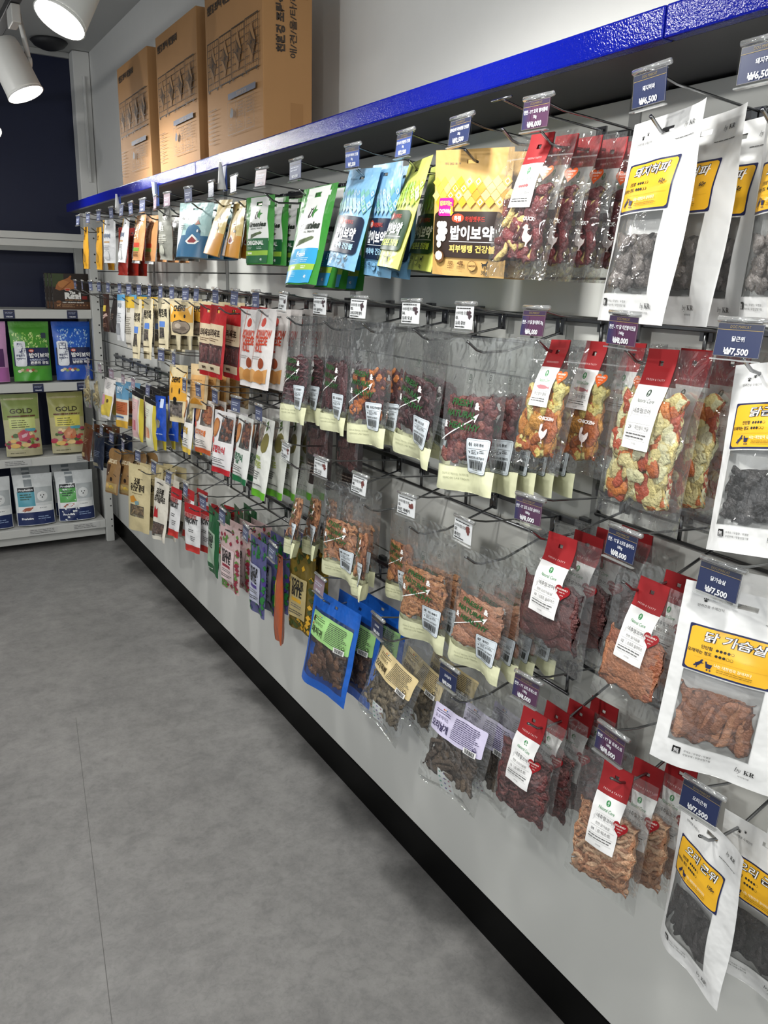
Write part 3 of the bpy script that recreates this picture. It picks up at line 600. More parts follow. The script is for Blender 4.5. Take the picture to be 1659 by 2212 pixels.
# ---------------------------------------------------------------- track lamps and ceiling fittings
white=pbr('lamp_enamel','dcdcd8',.35,var=.02)
tk=MB(); tk.bbox((.462,-1.6,2.365),(.496,4.9,2.39),pbr('track_dark','3e3f40',.4),.003)
tk2=MB(); tk2.bbox((-.747,-1.6,2.365),(-.713,4.9,2.39),pbr('track_dark','3e3f40',.4),.003)  # second track, added out of view to carry the fill lamps
tko2=tag(tk2.build('lighting_track'),'added unseen ceiling track for fill spotlights over the other side of the aisle','lighting track')
rods=MB()
for y in (-1.2,.8,2.6,4.5): rods.tube([(-.73,y,2.388),(-.73,y,2.7305)],.004,white,6)
rods.build('hanging_rod',tko2)
tko=tag(tk.build('lighting_track'),'dark ceiling track carrying the white spotlights over the aisle','lighting track')
rods=MB()
for y in (-1.2,.8,2.6,4.5): rods.tube([(.479,y,2.388),(.479,y,2.7305)],.004,white,6)
rods.build('hanging_rod',tko)
glow=emit('lamp_glow',(1,.99,.96),38)
def lamp(i,fc,dr,watt,cone):
    fc=Vector(fc); d=Vector(dr).normalized(); names=['big white spotlight glaring at top left, facing the aisle','white spotlight tilted down at the left edge, below the glaring one','white spotlight at the left edge, lowest and mostly out of frame']
    lb=names[i] if i<3 else ['white track spotlight above the near end of the display','white track spotlight behind the near end of the display','white track spotlight farthest back along the display track','added unseen fill spotlight on the far track, behind the camera','added unseen fill spotlight on the far track, level with the camera','added unseen fill spotlight on the far track, middle of the aisle','added unseen fill spotlight on the far track, near the end shelf'][i-3]
    t=thing('spotlight',lb,'spotlight',fc-d*.16)
    a=d.orthogonal().normalized(); b=d.cross(a); o=-d*0
    def cyl(p0,p1,r,mat,nm,n=24,cap=True,rr=None):
        m=MB(); m.tube([p0,p1],[r,rr or r],mat,n,cap); return m.build(nm,t)
    m=MB(); m.tube([d*-.008,d*0,d*.02,d*.15,d*.158],[.03,.05,.054,.057,.0575],white,28); m.tube([d*.1585,d*.1600],.0565,glow,28); 
    body=m.build('lamp_head',t)
    ring=MB(); n=28; vs=[]
    for k in range(n):
        c=a*math.cos(2*PI*k/n)+b*math.sin(2*PI*k/n); vs+=[d*.156+c*.0575,d*.163+c*.0595,d*.163+c*.0565]
    fs=[]
    for k in range(n):
        q=3*k;r=3*((k+1)%n); fs+=[(q,r,r+1,q+1),(q+1,r+1,r+2,q+2)]
    ring.add(vs,fs,white,True); ring.build('rim',t)
    top=Vector((.479 if fc.x>0 else -.73,t.location.y+.03,2.364))-t.location; s=Vector((1,0,0))*.063
    ar=MB(); m0=d*.05
    ar.tube([m0+s,Vector((s.x,m0.y*.5+.02,max(.10,top.z-.06))),top+Vector((.006,0,-.05))],.008,white,8); ar.tube([m0-s*0+s*.9,m0+s*1.1],.016,white,14); ar.build('arm',t)
    ad=MB(); ad.bbox(tuple(top+Vector((-.014,-.05,-.055))),tuple(top+Vector((.014,.05,-.001))),white,.004); ad.build('track_adapter',t)
    l=bpy.data.lights.new('spot_beam','SPOT'); l.energy=watt; l.spot_size=math.radians(cone); l.spot_blend=.55; l.shadow_soft_size=.05; l.color=LAMP_COL
    lo=bpy.data.objects.new('spot_beam',l); COL.objects.link(lo); lo.parent=t; lo.location=d*.175; lo.rotation_mode='QUATERNION'; lo.rotation_quaternion=d.to_track_quat('-Z','Y')
for i,(fc,dr,wt,cn) in enumerate(LAMPS): lamp(i,fc,dr,wt,cn)
m=MB(); dk=pbr('detector_dark','26262a',.5)
m.tube([(0,0,0),(0,0,-.008),(0,0,-.03),(0,0,-.045),(0,0,-.05)],[.085,.095,.075,.04,.02],dk,24); o=m.build('smoke_detector'); o.location=(.93,5.08,2.7295); tag(o,'dark round detector on the ceiling above the navy wall','smoke detector')
# ---------------------------------------------------------------- end shelf with dog food, facing the camera
enam=pbr('shelf_enamel','c9cac6',.4,var=.02)
SX0,SX1,SY0,SY1=-.62,1.055,4.85,5.26
sh=thing('shelf_unit','white metal shelf unit against the navy wall at the end of the aisle','shelf',(SX0,SY0,0))
def r2(mb): mb.v=[(x-SX0,y-SY0,z) for x,y,z in mb.v]; return mb
for x0 in (SX0,SX1-.045):
    for y0 in (SY0,SY1-.04):
        mb=MB(); mb.bbox((x0,y0,0),(x0+.045,y0+.04,1.775 if y0==SY0 else 1.75),enam,.004)
        if y0==SY0:
            for k in range(40):
                z=.09+k*.042
                if k%3!=2: mb.box((x0+.030,y0-.0006,z),(x0+.038,y0+.002,z+.008),pbr('slot_dark','2a2a2a',.6))
        r2(mb).build('upright',sh)
mb=MB(); mb.bbox((SX0+.045,SY0+.004,1.676),(SX1-.045,SY0+.026,1.712),enam,.004); mb.bbox((SX0+.045,SY0+.002,1.714),(SX1-.045,SY0+.03,1.75),enam,.004); r2(mb).build('top_beam',sh)
mb=MB(); mb.bbox((SX0+.045,SY1-.03,1.66),(SX1-.045,SY1-.01,1.72),enam,.004); r2(mb).build('rear_beam',sh)
ZS=[1.352,.957,.543,.136]
for z in ZS:
    mb=MB(); mb.bbox((SX0+.046,SY0+.006,z-.048),(SX1-.046,SY0+.014,z),enam,.003); mb.bbox((SX0+.046,SY0+.012,z-.014),(SX1-.046,SY1-.04,z-.0005),enam,.002); r2(mb).build('shelf_board',sh)
mb=MB(); mb.bbox((SX0+.046,SY0+.03,.04),(SX1-.046,SY0+.045,.084),enam,.003); r2(mb).build('base_rail',sh)
def plabel(x,z,col,label,w=.055,h=.044,white=False):
    mb=MB(); mb.bbox((-w/2,-.0012,-h/2),(w/2,.0004,h/2),ink(col),.0004); a=Art(mb,flat((-w/2,-.0012,h/2),(1,0,0),(0,0,-1),(0,-1,0)))
    ww=w*1000
    if white: a.lines(4,8,ww-10,3,9,'4a4a4a',2.4,seed=int(x*100)%9)
    else: a.R(2,7,ww-4,1,'7c6d45'); a.lines(7,12,ww-14,2,6,'aab0c4',2,seed=3); a.T('₩25,000' if z>1 else '₩24,000',ww/2,38,9,'e8eaf2',b=.04)
    o=mb.build('price_label'); o.location=(x,SY0+.0052,z-.025); tag(o,label,'price label')
plabel(.585,1.352,'222b4e','navy price label on the front edge of the upper shelf, left one'); plabel(.905,1.352,'222b4e','navy price label on the upper shelf edge below the dark boxes')
plabel(.698,.957,'222b4e','navy price label on the shelf edge below the green food bag'); plabel(.93,.957,'222b4e','navy price label on the shelf edge below the blue food bag')
plabel(.56,.543,'c3c4c2','white price strip on the shelf edge below the left yellow food bag',.14,.04,True); plabel(.93,.543,'c3c4c2','white price strip on the shelf edge below the right yellow food bag',.12,.04,True)
plabel(.66,.136,'c3c4c2','white price strip on the bottom shelf edge, left one',.15,.04,True); plabel(.90,.136,'c3c4c2','white price strip on the bottom shelf edge, right one',.15,.04,True)
# dark boxes
def foodbox(x,y,z,label):
    t=thing('food_box',label,'food box',(x,y,z),group='dark poultry food boxes'); mb=MB(); mb.bbox((-.1,0,0),(.1,.03,.192),pbr('box_brown','2c221c',.45,var=.08),.002)
    a=Art(mb,flat((-.1,0,.192),(1,0,0),(0,0,-1),(0,-1,0)),cell=30)
    a.R(2,2,60,70,'3c4a2a'); a.R(2,152,196,38,'5d3d28')
    a=Art(mb,flat((-.1,0,.192),(1,0,0),(0,0,-1),(0,-1,0)),base=.0014)
    a.P([(14,84),(22,60),(34,44),(60,34),(84,24),(98,10),(104,14),(98,30),(118,44),(132,60),(122,80),(96,86),(60,86),(36,92)],'a8683a'); a.E(60,58,30,22,'c08048'); a.P([(96,40),(128,56),(124,78),(70,82),(44,90),(70,60)],'b5743f'); a.L(98,44,46,88,5,'8a4f2a'); a.E(78,86,15,8,'e6c9b4'); a.E(78,86,13,6.5,'c2452f')
    a.T('The',102,108,20,'f5f3ee',b=.07); a.T('Real',104,134,44,'f5f3ee',b=.07,W=86); a.T('Grain Free',104,146,13,'b08058',W=86,b=.02); a.T('100% HUMAN GRADE',104,158,9,'f0ede6',W=112,b=.05); a.R(152,120,28,18,'8e2620'); a.E(28,152,13,7,'8a5a38'); a.P(shift(DOG,26,172,1.0),'b98a5c'); a.lines(44,166,70,3,6,'c9a27c',2,seed=4)
    for i in range(4): a.E(124+i*18,170,4,4,'b08058')
    a=Art(mb,flat((-.1,.03,.192),(0,-1,0),(0,0,-1),(-1,0,0)),base=.0004)
    for r in range(9):
        for c in range(2):
            if (r+c)%2==0 or r in(1,6): a.R(3+c*13,8+r*20,11,16,'8c8b86')
    mb.build('box_body',t); return t
for k,(x,y) in enumerate(((.925,4.93),(.912,4.966),(.90,5.002))): foodbox(x,y,1.352,['dark brown poultry food box on the upper shelf, front of three','dark brown poultry food box on the upper shelf, middle of three','dark brown poultry food box on the upper shelf, rearmost of three'][k])
# standing dog food bags
def standing(b,x,y,zs,label,rot=(0,0,0),name='food_bag',group=None,lean=-.10):
    t=thing(name,label,'pet food bag',(x,y,zs+b.h*.001-b.top*.001+.006),(lean,0,rot[2] if rot else 0),group); inst(t,b.parts); return t
def sbag(w,h,base,ops,seed=1,T=34,**k):
    b=Bag(w,h,T=T,g=36,prof=[(0,0),(.08,2),(.2,16),(.55,T),(1,T)],rip=1,crk=1.6,seed=seed,back=.9,top=0,pw=3); mb=MB(); F=foil(base); b.skin(mb,lambda x,y,sd:F,nx=14,ny=18,gusset=F); b.mbx=mb; b.a=b.art(mb,cell=9); ops(b.a,w,h); b.part('pouch',mb); return b
def bapi_ops(top,foilc,foot,picto):
    def f(a,w,h):
        rnd=random.Random(len(top)+ord(foilc[1]))
        a.R(2,24,w-4,118,top)
        for i in range(90):
            x=rnd.uniform(6,w-20);y=rnd.uniform(40 if picto=='gut' else 60,150); a.P([(x,y),(x+rnd.uniform(4,14),y-5),(x+rnd.uniform(3,9),y+9)],foilc if rnd.random()<.6 else ('d9f0a0' if picto!='gut' else 'cfe6ff'))
        a.R(w*.04,h*.44,w*.92,h*.30,'1a2450'); a.R(2,h*.80,w-4,h*.19,foot)
        a.R(14,h*.33,58,h*.42,'e9ecf2',10)
        if picto!='gut': a.P([(30,h*.36),(56,h*.36),(58,h*.44),(52,h*.52),(34,h*.52),(28,h*.44)],'2b3564'); a.E(43,h*.44,9,9,'e9ecf2')
        else: a.frame(24,h*.36,38,34,4,'2b3564'); a.R(24,h*.40,38,3,'2b3564'); a.E(43,h*.385,6,3,'2b3564')
        a.T('관절건강' if picto!='gut' else '체중걱정',43,h*.58,12,'2b3564',W=46,b=.03); a.T('맞춤솔루션',43,h*.63,10,'2b3564',W=46,b=.03)
        a.E(100,h*.49,14,9,'d9502f'); a.T('하림',100,h*.505,10,'ffffff',b=.03); a.T('밥이보약',142,h*.60,27,'ffffff',W=112,b=.04); a.lines(88,h*.63,100,2,7,'c9d0e6',3,seed=4); a.T('튼튼한 관절' if picto!='gut' else '날씬한 체형',140,h*.71,16,'ffffff',W=98,b=.03)
        for i in range(7): a.E(30+i*14,h*.83-(i%2)*6,10,8,['e8e2cf','d9c9a0','7f9a4a','c04a4a','e9dfc6','9b5a38','8aa05a'][i])
        if picto!='gut': a.R(w*.78,30+32,26,28,'2b3a4a',3)
    return f
g=sbag(206,322,'57a03a',bapi_ops('4f9a35','a6d86a','4aa02e','joint'),seed=2); standing(g,.685,4.935,.957,'green and navy dog food bag on the middle shelf beside the blue one')
g=sbag(206,322,'1f56b8',bapi_ops('2261c8','8fc0f0','1f4fb6','gut'),seed=3); standing(g,.905,4.935,.957,'blue and navy dog food bag on the middle shelf beside the white post')
g=sbag(206,322,'d8a0d0',lambda a,w,h:(a.R(2,h*.76,w-4,h*.23,'b96ab0'),a.R(w*.2,h*.45,w*.7,h*.3,'5a2a66'),a.T('밥이보약',w*.55,h*.6,26,'ffffff',b=.04)),seed=4); standing(g,.467,4.935,.957,'pink dog food bag on the middle shelf, cut off by the left edge')
def gold_ops(c1,c2,pk):
    def f(a,w,h):
        a.R(3,3,w-6,h*.40,c1); a.T('GOLD',w*.5,h*.31,36,'3f3a1c',W=w*.62,b=.03); a.R(w*.12,h*.345,w*.76,8,'5a2a1c'); a.R(w*.14,h*.385,w*.72,h*.17,c2); a.lines(w*.2,h*.42,w*.55,4,12,'4a4a20',4,seed=2)
        rnd=random.Random(pk); cs=['7f9a4a','5e7d3c','c1473f','d8764a','e9c27a','e6b35a','b8324a','8b2f4f','f0d8a0','4d6a38','d06a5a','b04a60']
        for i in range(34):
            x=rnd.uniform(10,w-14);y=h*rnd.uniform(.60,.86); a.E(x,y,rnd.uniform(8,18),rnd.uniform(6,12),cs[rnd.randrange(len(cs))])
        a.P([(w*.34,h*.66),(w*.5,h*.57),(w*.68,h*.6),(w*.72,h*.70),(w*.56,h*.77),(w*.38,h*.75)],'c8566a' if pk==1 else 'cf8a62'); a.P([(w*.44,h*.66),(w*.62,h*.62),(w*.6,h*.68),(w*.46,h*.71)],'ecc4cc' if pk==1 else 'e0a078')
        a.R(w*.55,h*.555,w*.3,16,'5aa6b8',6); a.E(w*.25,h*.83,26,13,'e3b866'); a.E(w*.55,h*.82,24,12,'ecc98a'); a.E(w*.78,h*.84,22,11,'b03040'); a.R(3,h*.90,w-6,h*.095,'b3ad8c'); a.lines(w*.1,h*.94,w*.5,1,8,'6e6a50',5,seed=5)
    return f
g=sbag(196,345,'b9b184',gold_ops('a9a860','d9cf5e',2),seed=5,T=30); standing(g,.845,4.935,.543,'yellow and green dog food bag with vegetables on the lower shelf, beside the post')
g=sbag(196,345,'c2bf94',gold_ops('93a45c','cfd98a',1),seed=6,T=30); standing(g,.605,4.935,.543,'olive and yellow dog food bag with pink meat picture, lower shelf at left')
def pro_ops(blk):
    def f(a,w,h):
        a.R(w*.26,4,w*.20,h*.22,'8d959a'); a.R(3,h*.74,w-6,h*.25,'1c2c5c',0); a.R(w*.06,h*.33,w*.44,h*.30,blk); a.R(w*.08,h*.25,w*.42,h*.09,'1d2228'); a.T('ProActive',w*.29,h*.315,15,'e6eaee',W=w*.36,b=.04); a.R(w*.52,h*.26,w*.45,h*.30,'b7bdbf')
        a.lines(w*.12,h*.38,w*.3,3,13,'2f4f3c',6,seed=4); a.E(w*.70,h*.44,w*.14,h*.10,'dfe2e2'); a.E(w*.66,h*.42,3.5,3.5,'22262a'); a.E(w*.74,h*.42,3.5,3.5,'22262a'); a.E(w*.70,h*.46,4.5,3.5,'22262a')
        a.R(w*.06,h*.62,w*.88,h*.12,'f2f4f4'); a.P([(w*.12,h*.71),(w*.22,h*.65),(w*.36,h*.64),(w*.44,h*.62),(w*.42,h*.67),(w*.34,h*.71),(w*.2,h*.73)],'b0644a'); a.lines(w*.6,h*.66,w*.28,1,8,'8a9092',4,seed=2)
        a.T('ProActive',w*.26,h*.88,16,'f2f4f8',W=w*.30,b=.05); a.lines(w*.54,h*.83,w*.36,2,12,'8fa4c9',5,seed=6)
    return f
for x,c,l in ((.86,'5fae5e','green patch'),(.635,'5aa5b8','teal patch'),(.41,'a8825a','tan patch')):
    g=sbag(212,292,'dfe3e4',pro_ops(c),seed=int(x*10),T=30); standing(g,x,4.935,.136,'white and navy dog food bag with a %s, bottom shelf'%l)
for x,c,l in ((.86,'5fae5e','rightmost'),(.64,'5aa5b8','middle')):
    g=sbag(212,310,'d5d9da',pro_ops(c),seed=int(x*9)+3,T=26); standing(g,x+.005,5.06,.136,'white dog food bag standing behind the front row on the bottom shelf, %s'%l)
POSE={'r1_kr0':(.892,.612,1.726,-2.104,-.005,-.011,.166,.238),'r1_kr':(.888,.791,1.741,-1.859,-.108,-.004,.174,.262),'r1_duck':(.891,1.038,1.748,-1.586,-.157,.037,.157,.215),'r1_gold':(.888,1.203,1.744,-1.253,.042,.038,.161,.206),'r1_lime':(.884,1.370,1.745,-1.891,-.269,.038,.179,.202),'r1_sky':(.885,1.578,1.749,-1.676,-.224,.085,.173,.205),'r1_sky2':(.886,1.485,1.748,-1.737,-.055,.056,.164,.214),'r1_gfresh':(.886,1.781,1.731,-1.472,-.269,-.047,.144,.229),'r1_gorig':(.889,2.132,1.733,-1.361,-.051,-.021,.130,.173),'r1_boat':(.889,2.650,1.748,-1.189,-.156,.021,.160,.169),'r1_yboat':(.891,2.406,1.743,-1.671,-.272,.066,.161,.162),'r1_yboat2':(.893,2.297,1.728,-1.712,-.144,.039,.159,.148),'r1_grey':(.891,2.998,1.748,-1.538,.032,.047,.140,.168),'r1_orange':(.890,3.298,1.745,-1.563,-.131,.011,.130,.168),'r1_white2':(.889,3.524,1.744,-1.589,-.136,.033,.120,.173),'r1_white':(.889,3.811,1.751,-1.396,-.026,.012,.130,.179),'r1_yel':(.889,4.008,1.728,-1.617,-.022,.021,.120,.183),'r1_yel2':(.887,4.275,1.739,-1.629,-.026,.016,.120,.192),'r2_kr':(.899,.591,1.451,-1.655,-.240,-.179,.130,.232),'r2_nc140':(.891,.760,1.449,-1.754,-.114,-.043,.186,.239),'r2_nc':(.893,.963,1.447,-1.759,-.194,-.054,.156,.204),'r2_b01':(.886,1.154,1.435,-1.436,-.137,-.064,.152,.271),'r2_b04':(.880,1.308,1.443,-1.684,-.058,.077,.178,.253),'r2_b05':(.887,1.526,1.442,-1.465,-.081,-.048,.154,.259),'r2_b02':(.889,1.676,1.439,-1.619,-.068,-.026,.149,.254),'r2_b01b':(.887,1.873,1.438,-1.544,-.117,-.038,.154,.261),'r2_bow':(.891,2.107,1.447,-1.593,-.135,-.039,.150,.215),'r2_red':(.888,2.468,1.442,-1.567,-.080,.018,.141,.218),'r2_chews':(.889,2.837,1.446,-1.269,-.047,-.025,.140,.118),'r2_stk1':(.889,3.253,1.439,-1.395,-.074,-.018,.080,.200),'r2_stk2':(.891,3.063,1.449,-1.358,-.042,-.021,.080,.184),'r2_stk0':(.889,3.403,1.433,-1.471,-.078,.012,.080,.235),'r2_sily':(.890,3.535,1.439,-1.467,-.035,-.023,.100,.208),'r2_silb':(.890,3.681,1.444,-1.450,-.059,-.007,.090,.194),'r2_blk':(.889,3.780,1.438,-1.592,-.113,-.007,.090,.161),'r2_brn':(.888,3.945,1.439,-1.507,-.037,-.021,.090,.167),'r25_chews':(.889,2.901,1.221,-1.402,-.097,-.057,.139,.203),'r25_peach':(.894,2.683,1.245,-1.461,-.111,-.061,.139,.148),'r3_chz':(.888,2.775,1.136,-1.662,-.100,-.045,.129,.206),'r3_org':(.891,2.631,1.136,-1.494,-.089,-.020,.148,.177),'r3_mred':(.892,2.447,1.121,-1.481,-.123,-.023,.150,.195),'r3_mgrn':(.892,2.272,1.132,-1.637,-.126,-.017,.140,.197),'r3_mlg':(.892,2.111,1.148,-1.693,-.140,-.052,.140,.222),'r3_pol1':(.886,4.451,1.068,-1.434,-.048,-.048,.119,.218),'r3_pol2':(.888,4.258,1.063,-1.499,-.023,-.031,.119,.205),'r3_pink0':(.888,3.974,1.055,-1.417,-.188,.017,.130,.188),'r3_blu':(.888,3.744,1.061,-1.370,-.070,-.030,.129,.198),'r3_pnk':(.888,3.478,1.070,-1.429,-.013,.077,.122,.221),'r3_pale':(.888,3.286,1.067,-1.463,.010,.060,.122,.218),'r3_blue':(.891,3.155,1.078,-1.410,-.036,-.053,.089,.173),'r4_brn':(.884,4.519,.752,-1.412,-.149,.006,.120,.193),'r4_navy':(.887,4.296,.741,-1.390,-.084,-.005,.140,.183),'r4_bis':(.886,3.949,.724,-1.245,-.170,.013,.120,.217),'r4_sobok':(.879,3.480,.738,-1.212,-.084,-.006,.160,.291),'r4_wht':(.886,3.174,.740,-1.430,-.113,-.027,.138,.246),'r4_jnt':(.889,2.990,.747,-1.499,-.129,-.045,.108,.185),'r4_jnt2':(.890,2.803,.730,-1.329,-.042,-.006,.108,.175),'r4_dgrn':(.887,2.565,.773,-1.666,-.024,.011,.139,.227),'r4_pnk':(.889,2.419,.754,-1.487,-.014,.011,.149,.218),'r4_pur':(.889,2.179,.776,-1.634,-.045,-.049,.147,.230),'r4_orgedge':(.888,1.986,.779,-1.883,-.032,-.233,.143,.245),'r4_yog':(.891,1.874,.835,-1.535,-.077,-.052,.144,.224),'r4_pig':(.886,1.671,.762,-1.446,-.141,.034,.201,.245),'r4_neck':(.891,1.361,.774,-1.656,-.336,.042,.208,.191),'r4_wing':(.893,1.142,.756,-1.531,-.216,-.037,.191,.207),'r3_bedge':(.891,1.863,1.070,-1.889,-.192,-.176,.151,.239),'r3_b09':(.889,1.642,1.062,-1.448,-.060,-.003,.163,.227),'r3_b08e':(.893,1.506,1.065,-1.980,-.097,-.215,.148,.224),'r3_b08':(.895,1.434,1.057,-1.710,-.072,-.088,.148,.207),'r3_b10':(.889,1.286,1.056,-1.429,-.030,.014,.155,.245),'r3_b07':(.893,1.099,1.052,-1.452,-.079,.039,.148,.221),'r3_nduck':(.893,.918,1.144,-1.696,-.113,-.072,.193,.211),'r3_nchk':(.899,.735,1.128,-1.572,-.161,.023,.138,.198),'r3_kr':(.894,.582,1.161,-1.068,-.146,.052,.158,.245),'r4_nduck':(.898,.952,.813,-1.545,-.096,-.010,.154,.222),'r4_nchk':(.894,.754,.816,-1.411,-.087,.003,.138,.220),'r4_kr':(.897,.583,.824,-1.891,-.055,-.043,.149,.232)}
# ---------------------------------------------------------------- price tags and hooks
XT=.855
clear=film('holder_plastic',gl=.012,haze=.008,edge=.09,bscale=6,bump=.05,rough=.05)
ROWN={'r1':'top row','r2':'second row','r25':'short upper row','r3':'third row','r4':'bottom row'}
HC={}
def hook(Y,zt,gap,label,bare=False):
    key=round(gap*200)
    if key not in HC:
        g=key/200; ch=CHROME(); L=W-.012-XT
        a=MB(); a.tube([(L-.013,0,-.022),(L-.013,0,-.052)],.0028,ch,7); a.box((L-.015,-.011,-.054),(L-.011,.011,-.018),ch); a.tube([(L-.013,0,-.024),(L-.0108,0,-.024)],.0024,ch,6); m1=a.mesh('bracket')
        a=MB(); a.tube([(L-.012,0,-.024),(.05,0,-.012),(.012,0,-.004),(.004,0,-.0025)],.0019,ch,7); a.tube([(.004,-.024,-.0025),(.004,.024,-.0025)],.0019,ch,7); m2=a.mesh('tag_wire')
        a=MB(); a.tube([(L-.012,0,-.05),(.10,0,-g-.001),(.045,0,-g-.003),(.03,0,-g+.001),(.012,0,-g+.014),(.008,0,-g+.016)],.0024,ch,7); m3=a.mesh('prong')
        HC[key]=[('bracket',m1,None),('tag_wire',m2,None),('prong',m3,None)]
    t=thing('display_hook',label,'hook',(XT,Y,zt+.024),group='display hooks'); inst(t,HC[key]); return t
TC={}
def card_mesh(spec):
    if spec in TC: return TC[spec]
    mb=MB(); kind=spec[0]; bg={'navy':'1d2a55','purple':'54304f','pv':'5a5f86','lilac':'8a7f98','far':'5c6384','rose':'a08a98','white':'eceef0','blue':'2d4a94'}[kind]
    w,h=58,38; o=(0,-.0006,-.004)   # local: x right, z down from the tube
    fn=flat((-.029,-.0006,-.0045),(1,0,0),(0,0,-1),(0,-1,0))
    mb.box((-.029,-.0005,-.0045-.038),(.029,.0003,-.0045),ink(bg)); a=Art(mb,fn,base=.00025,step=.00002,cell=60)
    if kind in('navy','purple','blue'):
        if kind=='purple':
            for i in range(5): a.R(i*3.6,0,3.7,h,['2c2c55','352d55','3f2e54','472f52','4e2f51'][i])
        a.R(0,0,w,7.2,'252b45' if kind!='purple' else '3c2c48'); a.T('DOG MARCAT',w/2,5.4,4.8,'8f7c4c',W=26); a.R(0,7.2,w,.45,'b39a5a'); a.frame(0,0,w,h,.35,'8f8a80')
        n,s2,pr=spec[1:]
        if n: a.T(n,w/2,17 if s2 else 20,6.4,'eceef4',W=min(53,5.4*len(n)),b=.02)
        if s2: a.T(s2,w/2,24,5.6,'eceef4',b=.02)
        a.T(pr,w/2,35.5,10,'f3f4f8',b=.03)
    elif kind=='white':
        no,n,col=spec[1:]
        a.lines(4,3,46,1,3,'333333',1.8,seed=1,rag=.05); a.T('브리더랩 트릿',3,14,6.4,'222222',al='l',b=.01); a.T(no,3,22,8,'222222',al='l',b=.02); a.T(n,3,31,7.5,'1a1a1a',al='l',b=.02,W=min(42,6.6*len(n))); a.lines(3,33.6,32,1,3,'333333',2,seed=2,rag=.05)
        rnd=random.Random(len(n)); 
        for i in range(7): a.E(46+rnd.uniform(-5,5),14+rnd.uniform(-5,6),rnd.uniform(2,4.5),rnd.uniform(2,4.5),col)
    else:
        a.R(0,0,w,7,'3c4566' if kind!='rose' else '86707e'); a.R(0,7,w,.5,'8f8462'); a.lines(6,12,44,2,6,'c9cede',2.4,seed=3); a.T('₩2,500' if spec[1:]==() else spec[1],w/2,35,8.5,'e6e9f2',b=.03)
    TC[spec]=mb.mesh('price_card'); return TC[spec]
def _holder():
    a=MB(); a.add([(-.0305,-.002,-.001),(.0305,-.002,-.001),(.0305,-.002,-.047),(-.0305,-.002,-.047)],[(0,3,2,1)],clear); a.add([(-.0305,.0022,-.001),(.0305,.0022,-.001),(.0305,.0022,-.047),(-.0305,.0022,-.047)],[(0,1,2,3)],clear)
    a.tube([(-.0305,0,0),(.034,0,0)],.0038,film('tube_plastic',gl=.22,haze=.22,edge=.6,bscale=4,bump=.02),10); a.box((-.0305,-.004,-.0475),(.0305,.0025,-.0458),film('tube_plastic')); return a.mesh('tag_holder')
HOLD=None
def ptag(Y,zt,spec,label,group=None,seed=0):
    global HOLD
    if HOLD is None: HOLD=_holder()
    rnd=random.Random(seed); t=thing('price_tag',label,'price tag',(XT,Y,zt+.024),(rnd.uniform(-.14,.03),rnd.uniform(-.03,.03),-PI/2+rnd.uniform(-.12,.10)),group)
    inst(t,[('tag_holder',HOLD,None),('price_card',card_mesh(spec),None)]); return t
# ---------------------------------------------------------------- the hanging goods
PC={}
ORD=['front','second','third','fourth','fifth','sixth']
def hang(key,bag,short,label,nb=0,dx=.032,name='treat_pouch',dy=0,slot=None,dth=0):
    X,Y,Z,th,pi,ro,w_,h_=POSE[key]; rnd=random.Random(key); sx,sz=w_*1000/bag.w,h_*1000/bag.h
    for k in range(nb+1):
        lb=label if k==0 else '%s from the front, behind the %s'%(ORD[k],short)
        f=1 if k==0 else .75
        t=thing(name,lb,'treat pouch',(X+k*dx,Y+k*dy+(rnd.uniform(-.004,.004) if k else 0),Z-(k*.0005)),(pi*f**k,ro*f**k+(rnd.uniform(-.02,.02) if k else 0),th+k*dth+(rnd.uniform(-.07,.07) if k else 0)),group='pouches with the '+short if nb else None)
        t.scale=(sx,(sx+sz)/2,sz); inst(t,bag.parts)
def slot(row,Y,zt,spec,short,key=None,note=None,bare=False,seed=None):
    """one hook and its price tag"""
    Z=POSE[key][2] if key else zt-.043
    gap=max(.05,min(.105,zt+.024-Z)); 
    if spec: ptag(Y,zt,spec,('%s price tag above the %s'%({'navy':'navy','blue':'blue','purple':'purple','white':'white','far':'small blue-grey','rose':'small pinkish'}[spec[0]],short)) if not note else note,seed=int(Y*1000)+int(zt*100))
    hook(Y,zt,gap,'wire hook holding the %s'%short if not note else note.replace('price tag','wire hook').replace('in a clear holder ',''))
n_=lambda a,b,c:('navy',a,b,c)
p_=lambda a,b,c:('purple',a,b,c)
_p=POSE['r3_b08']; POSE['r3_b08']=(_p[0]+.03,_p[1])+_p[2:]

# ======== top row
Z1=1.785
k=bag_kr('돼지허파',(3,3),'60g',('chunk',['6c6664','59524f','847d7a'],30),1)
s='white pouch cut by the right edge, top row'; slot('r1',.64,Z1,n_('돼지귀','','₩6,500'),s,'r1_kr0'); hang('r1_kr0',k,s,'white pouch with yellow label cut off by the right edge, top row',2,.034)
s='whole white pouch with yellow label, top row'; slot('r1',.80,Z1,n_('돼지허파','','₩6,500'),s,'r1_kr'); hang('r1_kr',k,s,'white pouch with yellow label and grey chunks, whole, on the top row',2,.055,dy=-.012)
b=bag_nc(True,'오리말이 황태','',('roll',['5c2228','6a2a2e','4c1b22','d8bd7a','7a3034']),60,(26,78,132,190),'d9571f','2f8a4a','DUCK',seed=5,pict='duck')
s='clear bag of dark duck treats, top row'; slot('r1',1.01,Z1,p_('천연 - YT 오리 말이황태','70g','₩6,000'),s,'r1_duck'); hang('r1_duck',b,s,'clear bag with red header, dark red treats and white duck print, top row',4,.036,'treat_bag',dy=-.014)
hook(1.10,Z1+.014,.06,'bare chrome wire hook between the gold pouch and the duck bag')
b=bag_bapi('cda564','2e211c','5b3b1a',['e8a32c','f0c04e','e2962a','f6d27a'],'e7c56a','피부탱탱 건강볼',True,seed=3)
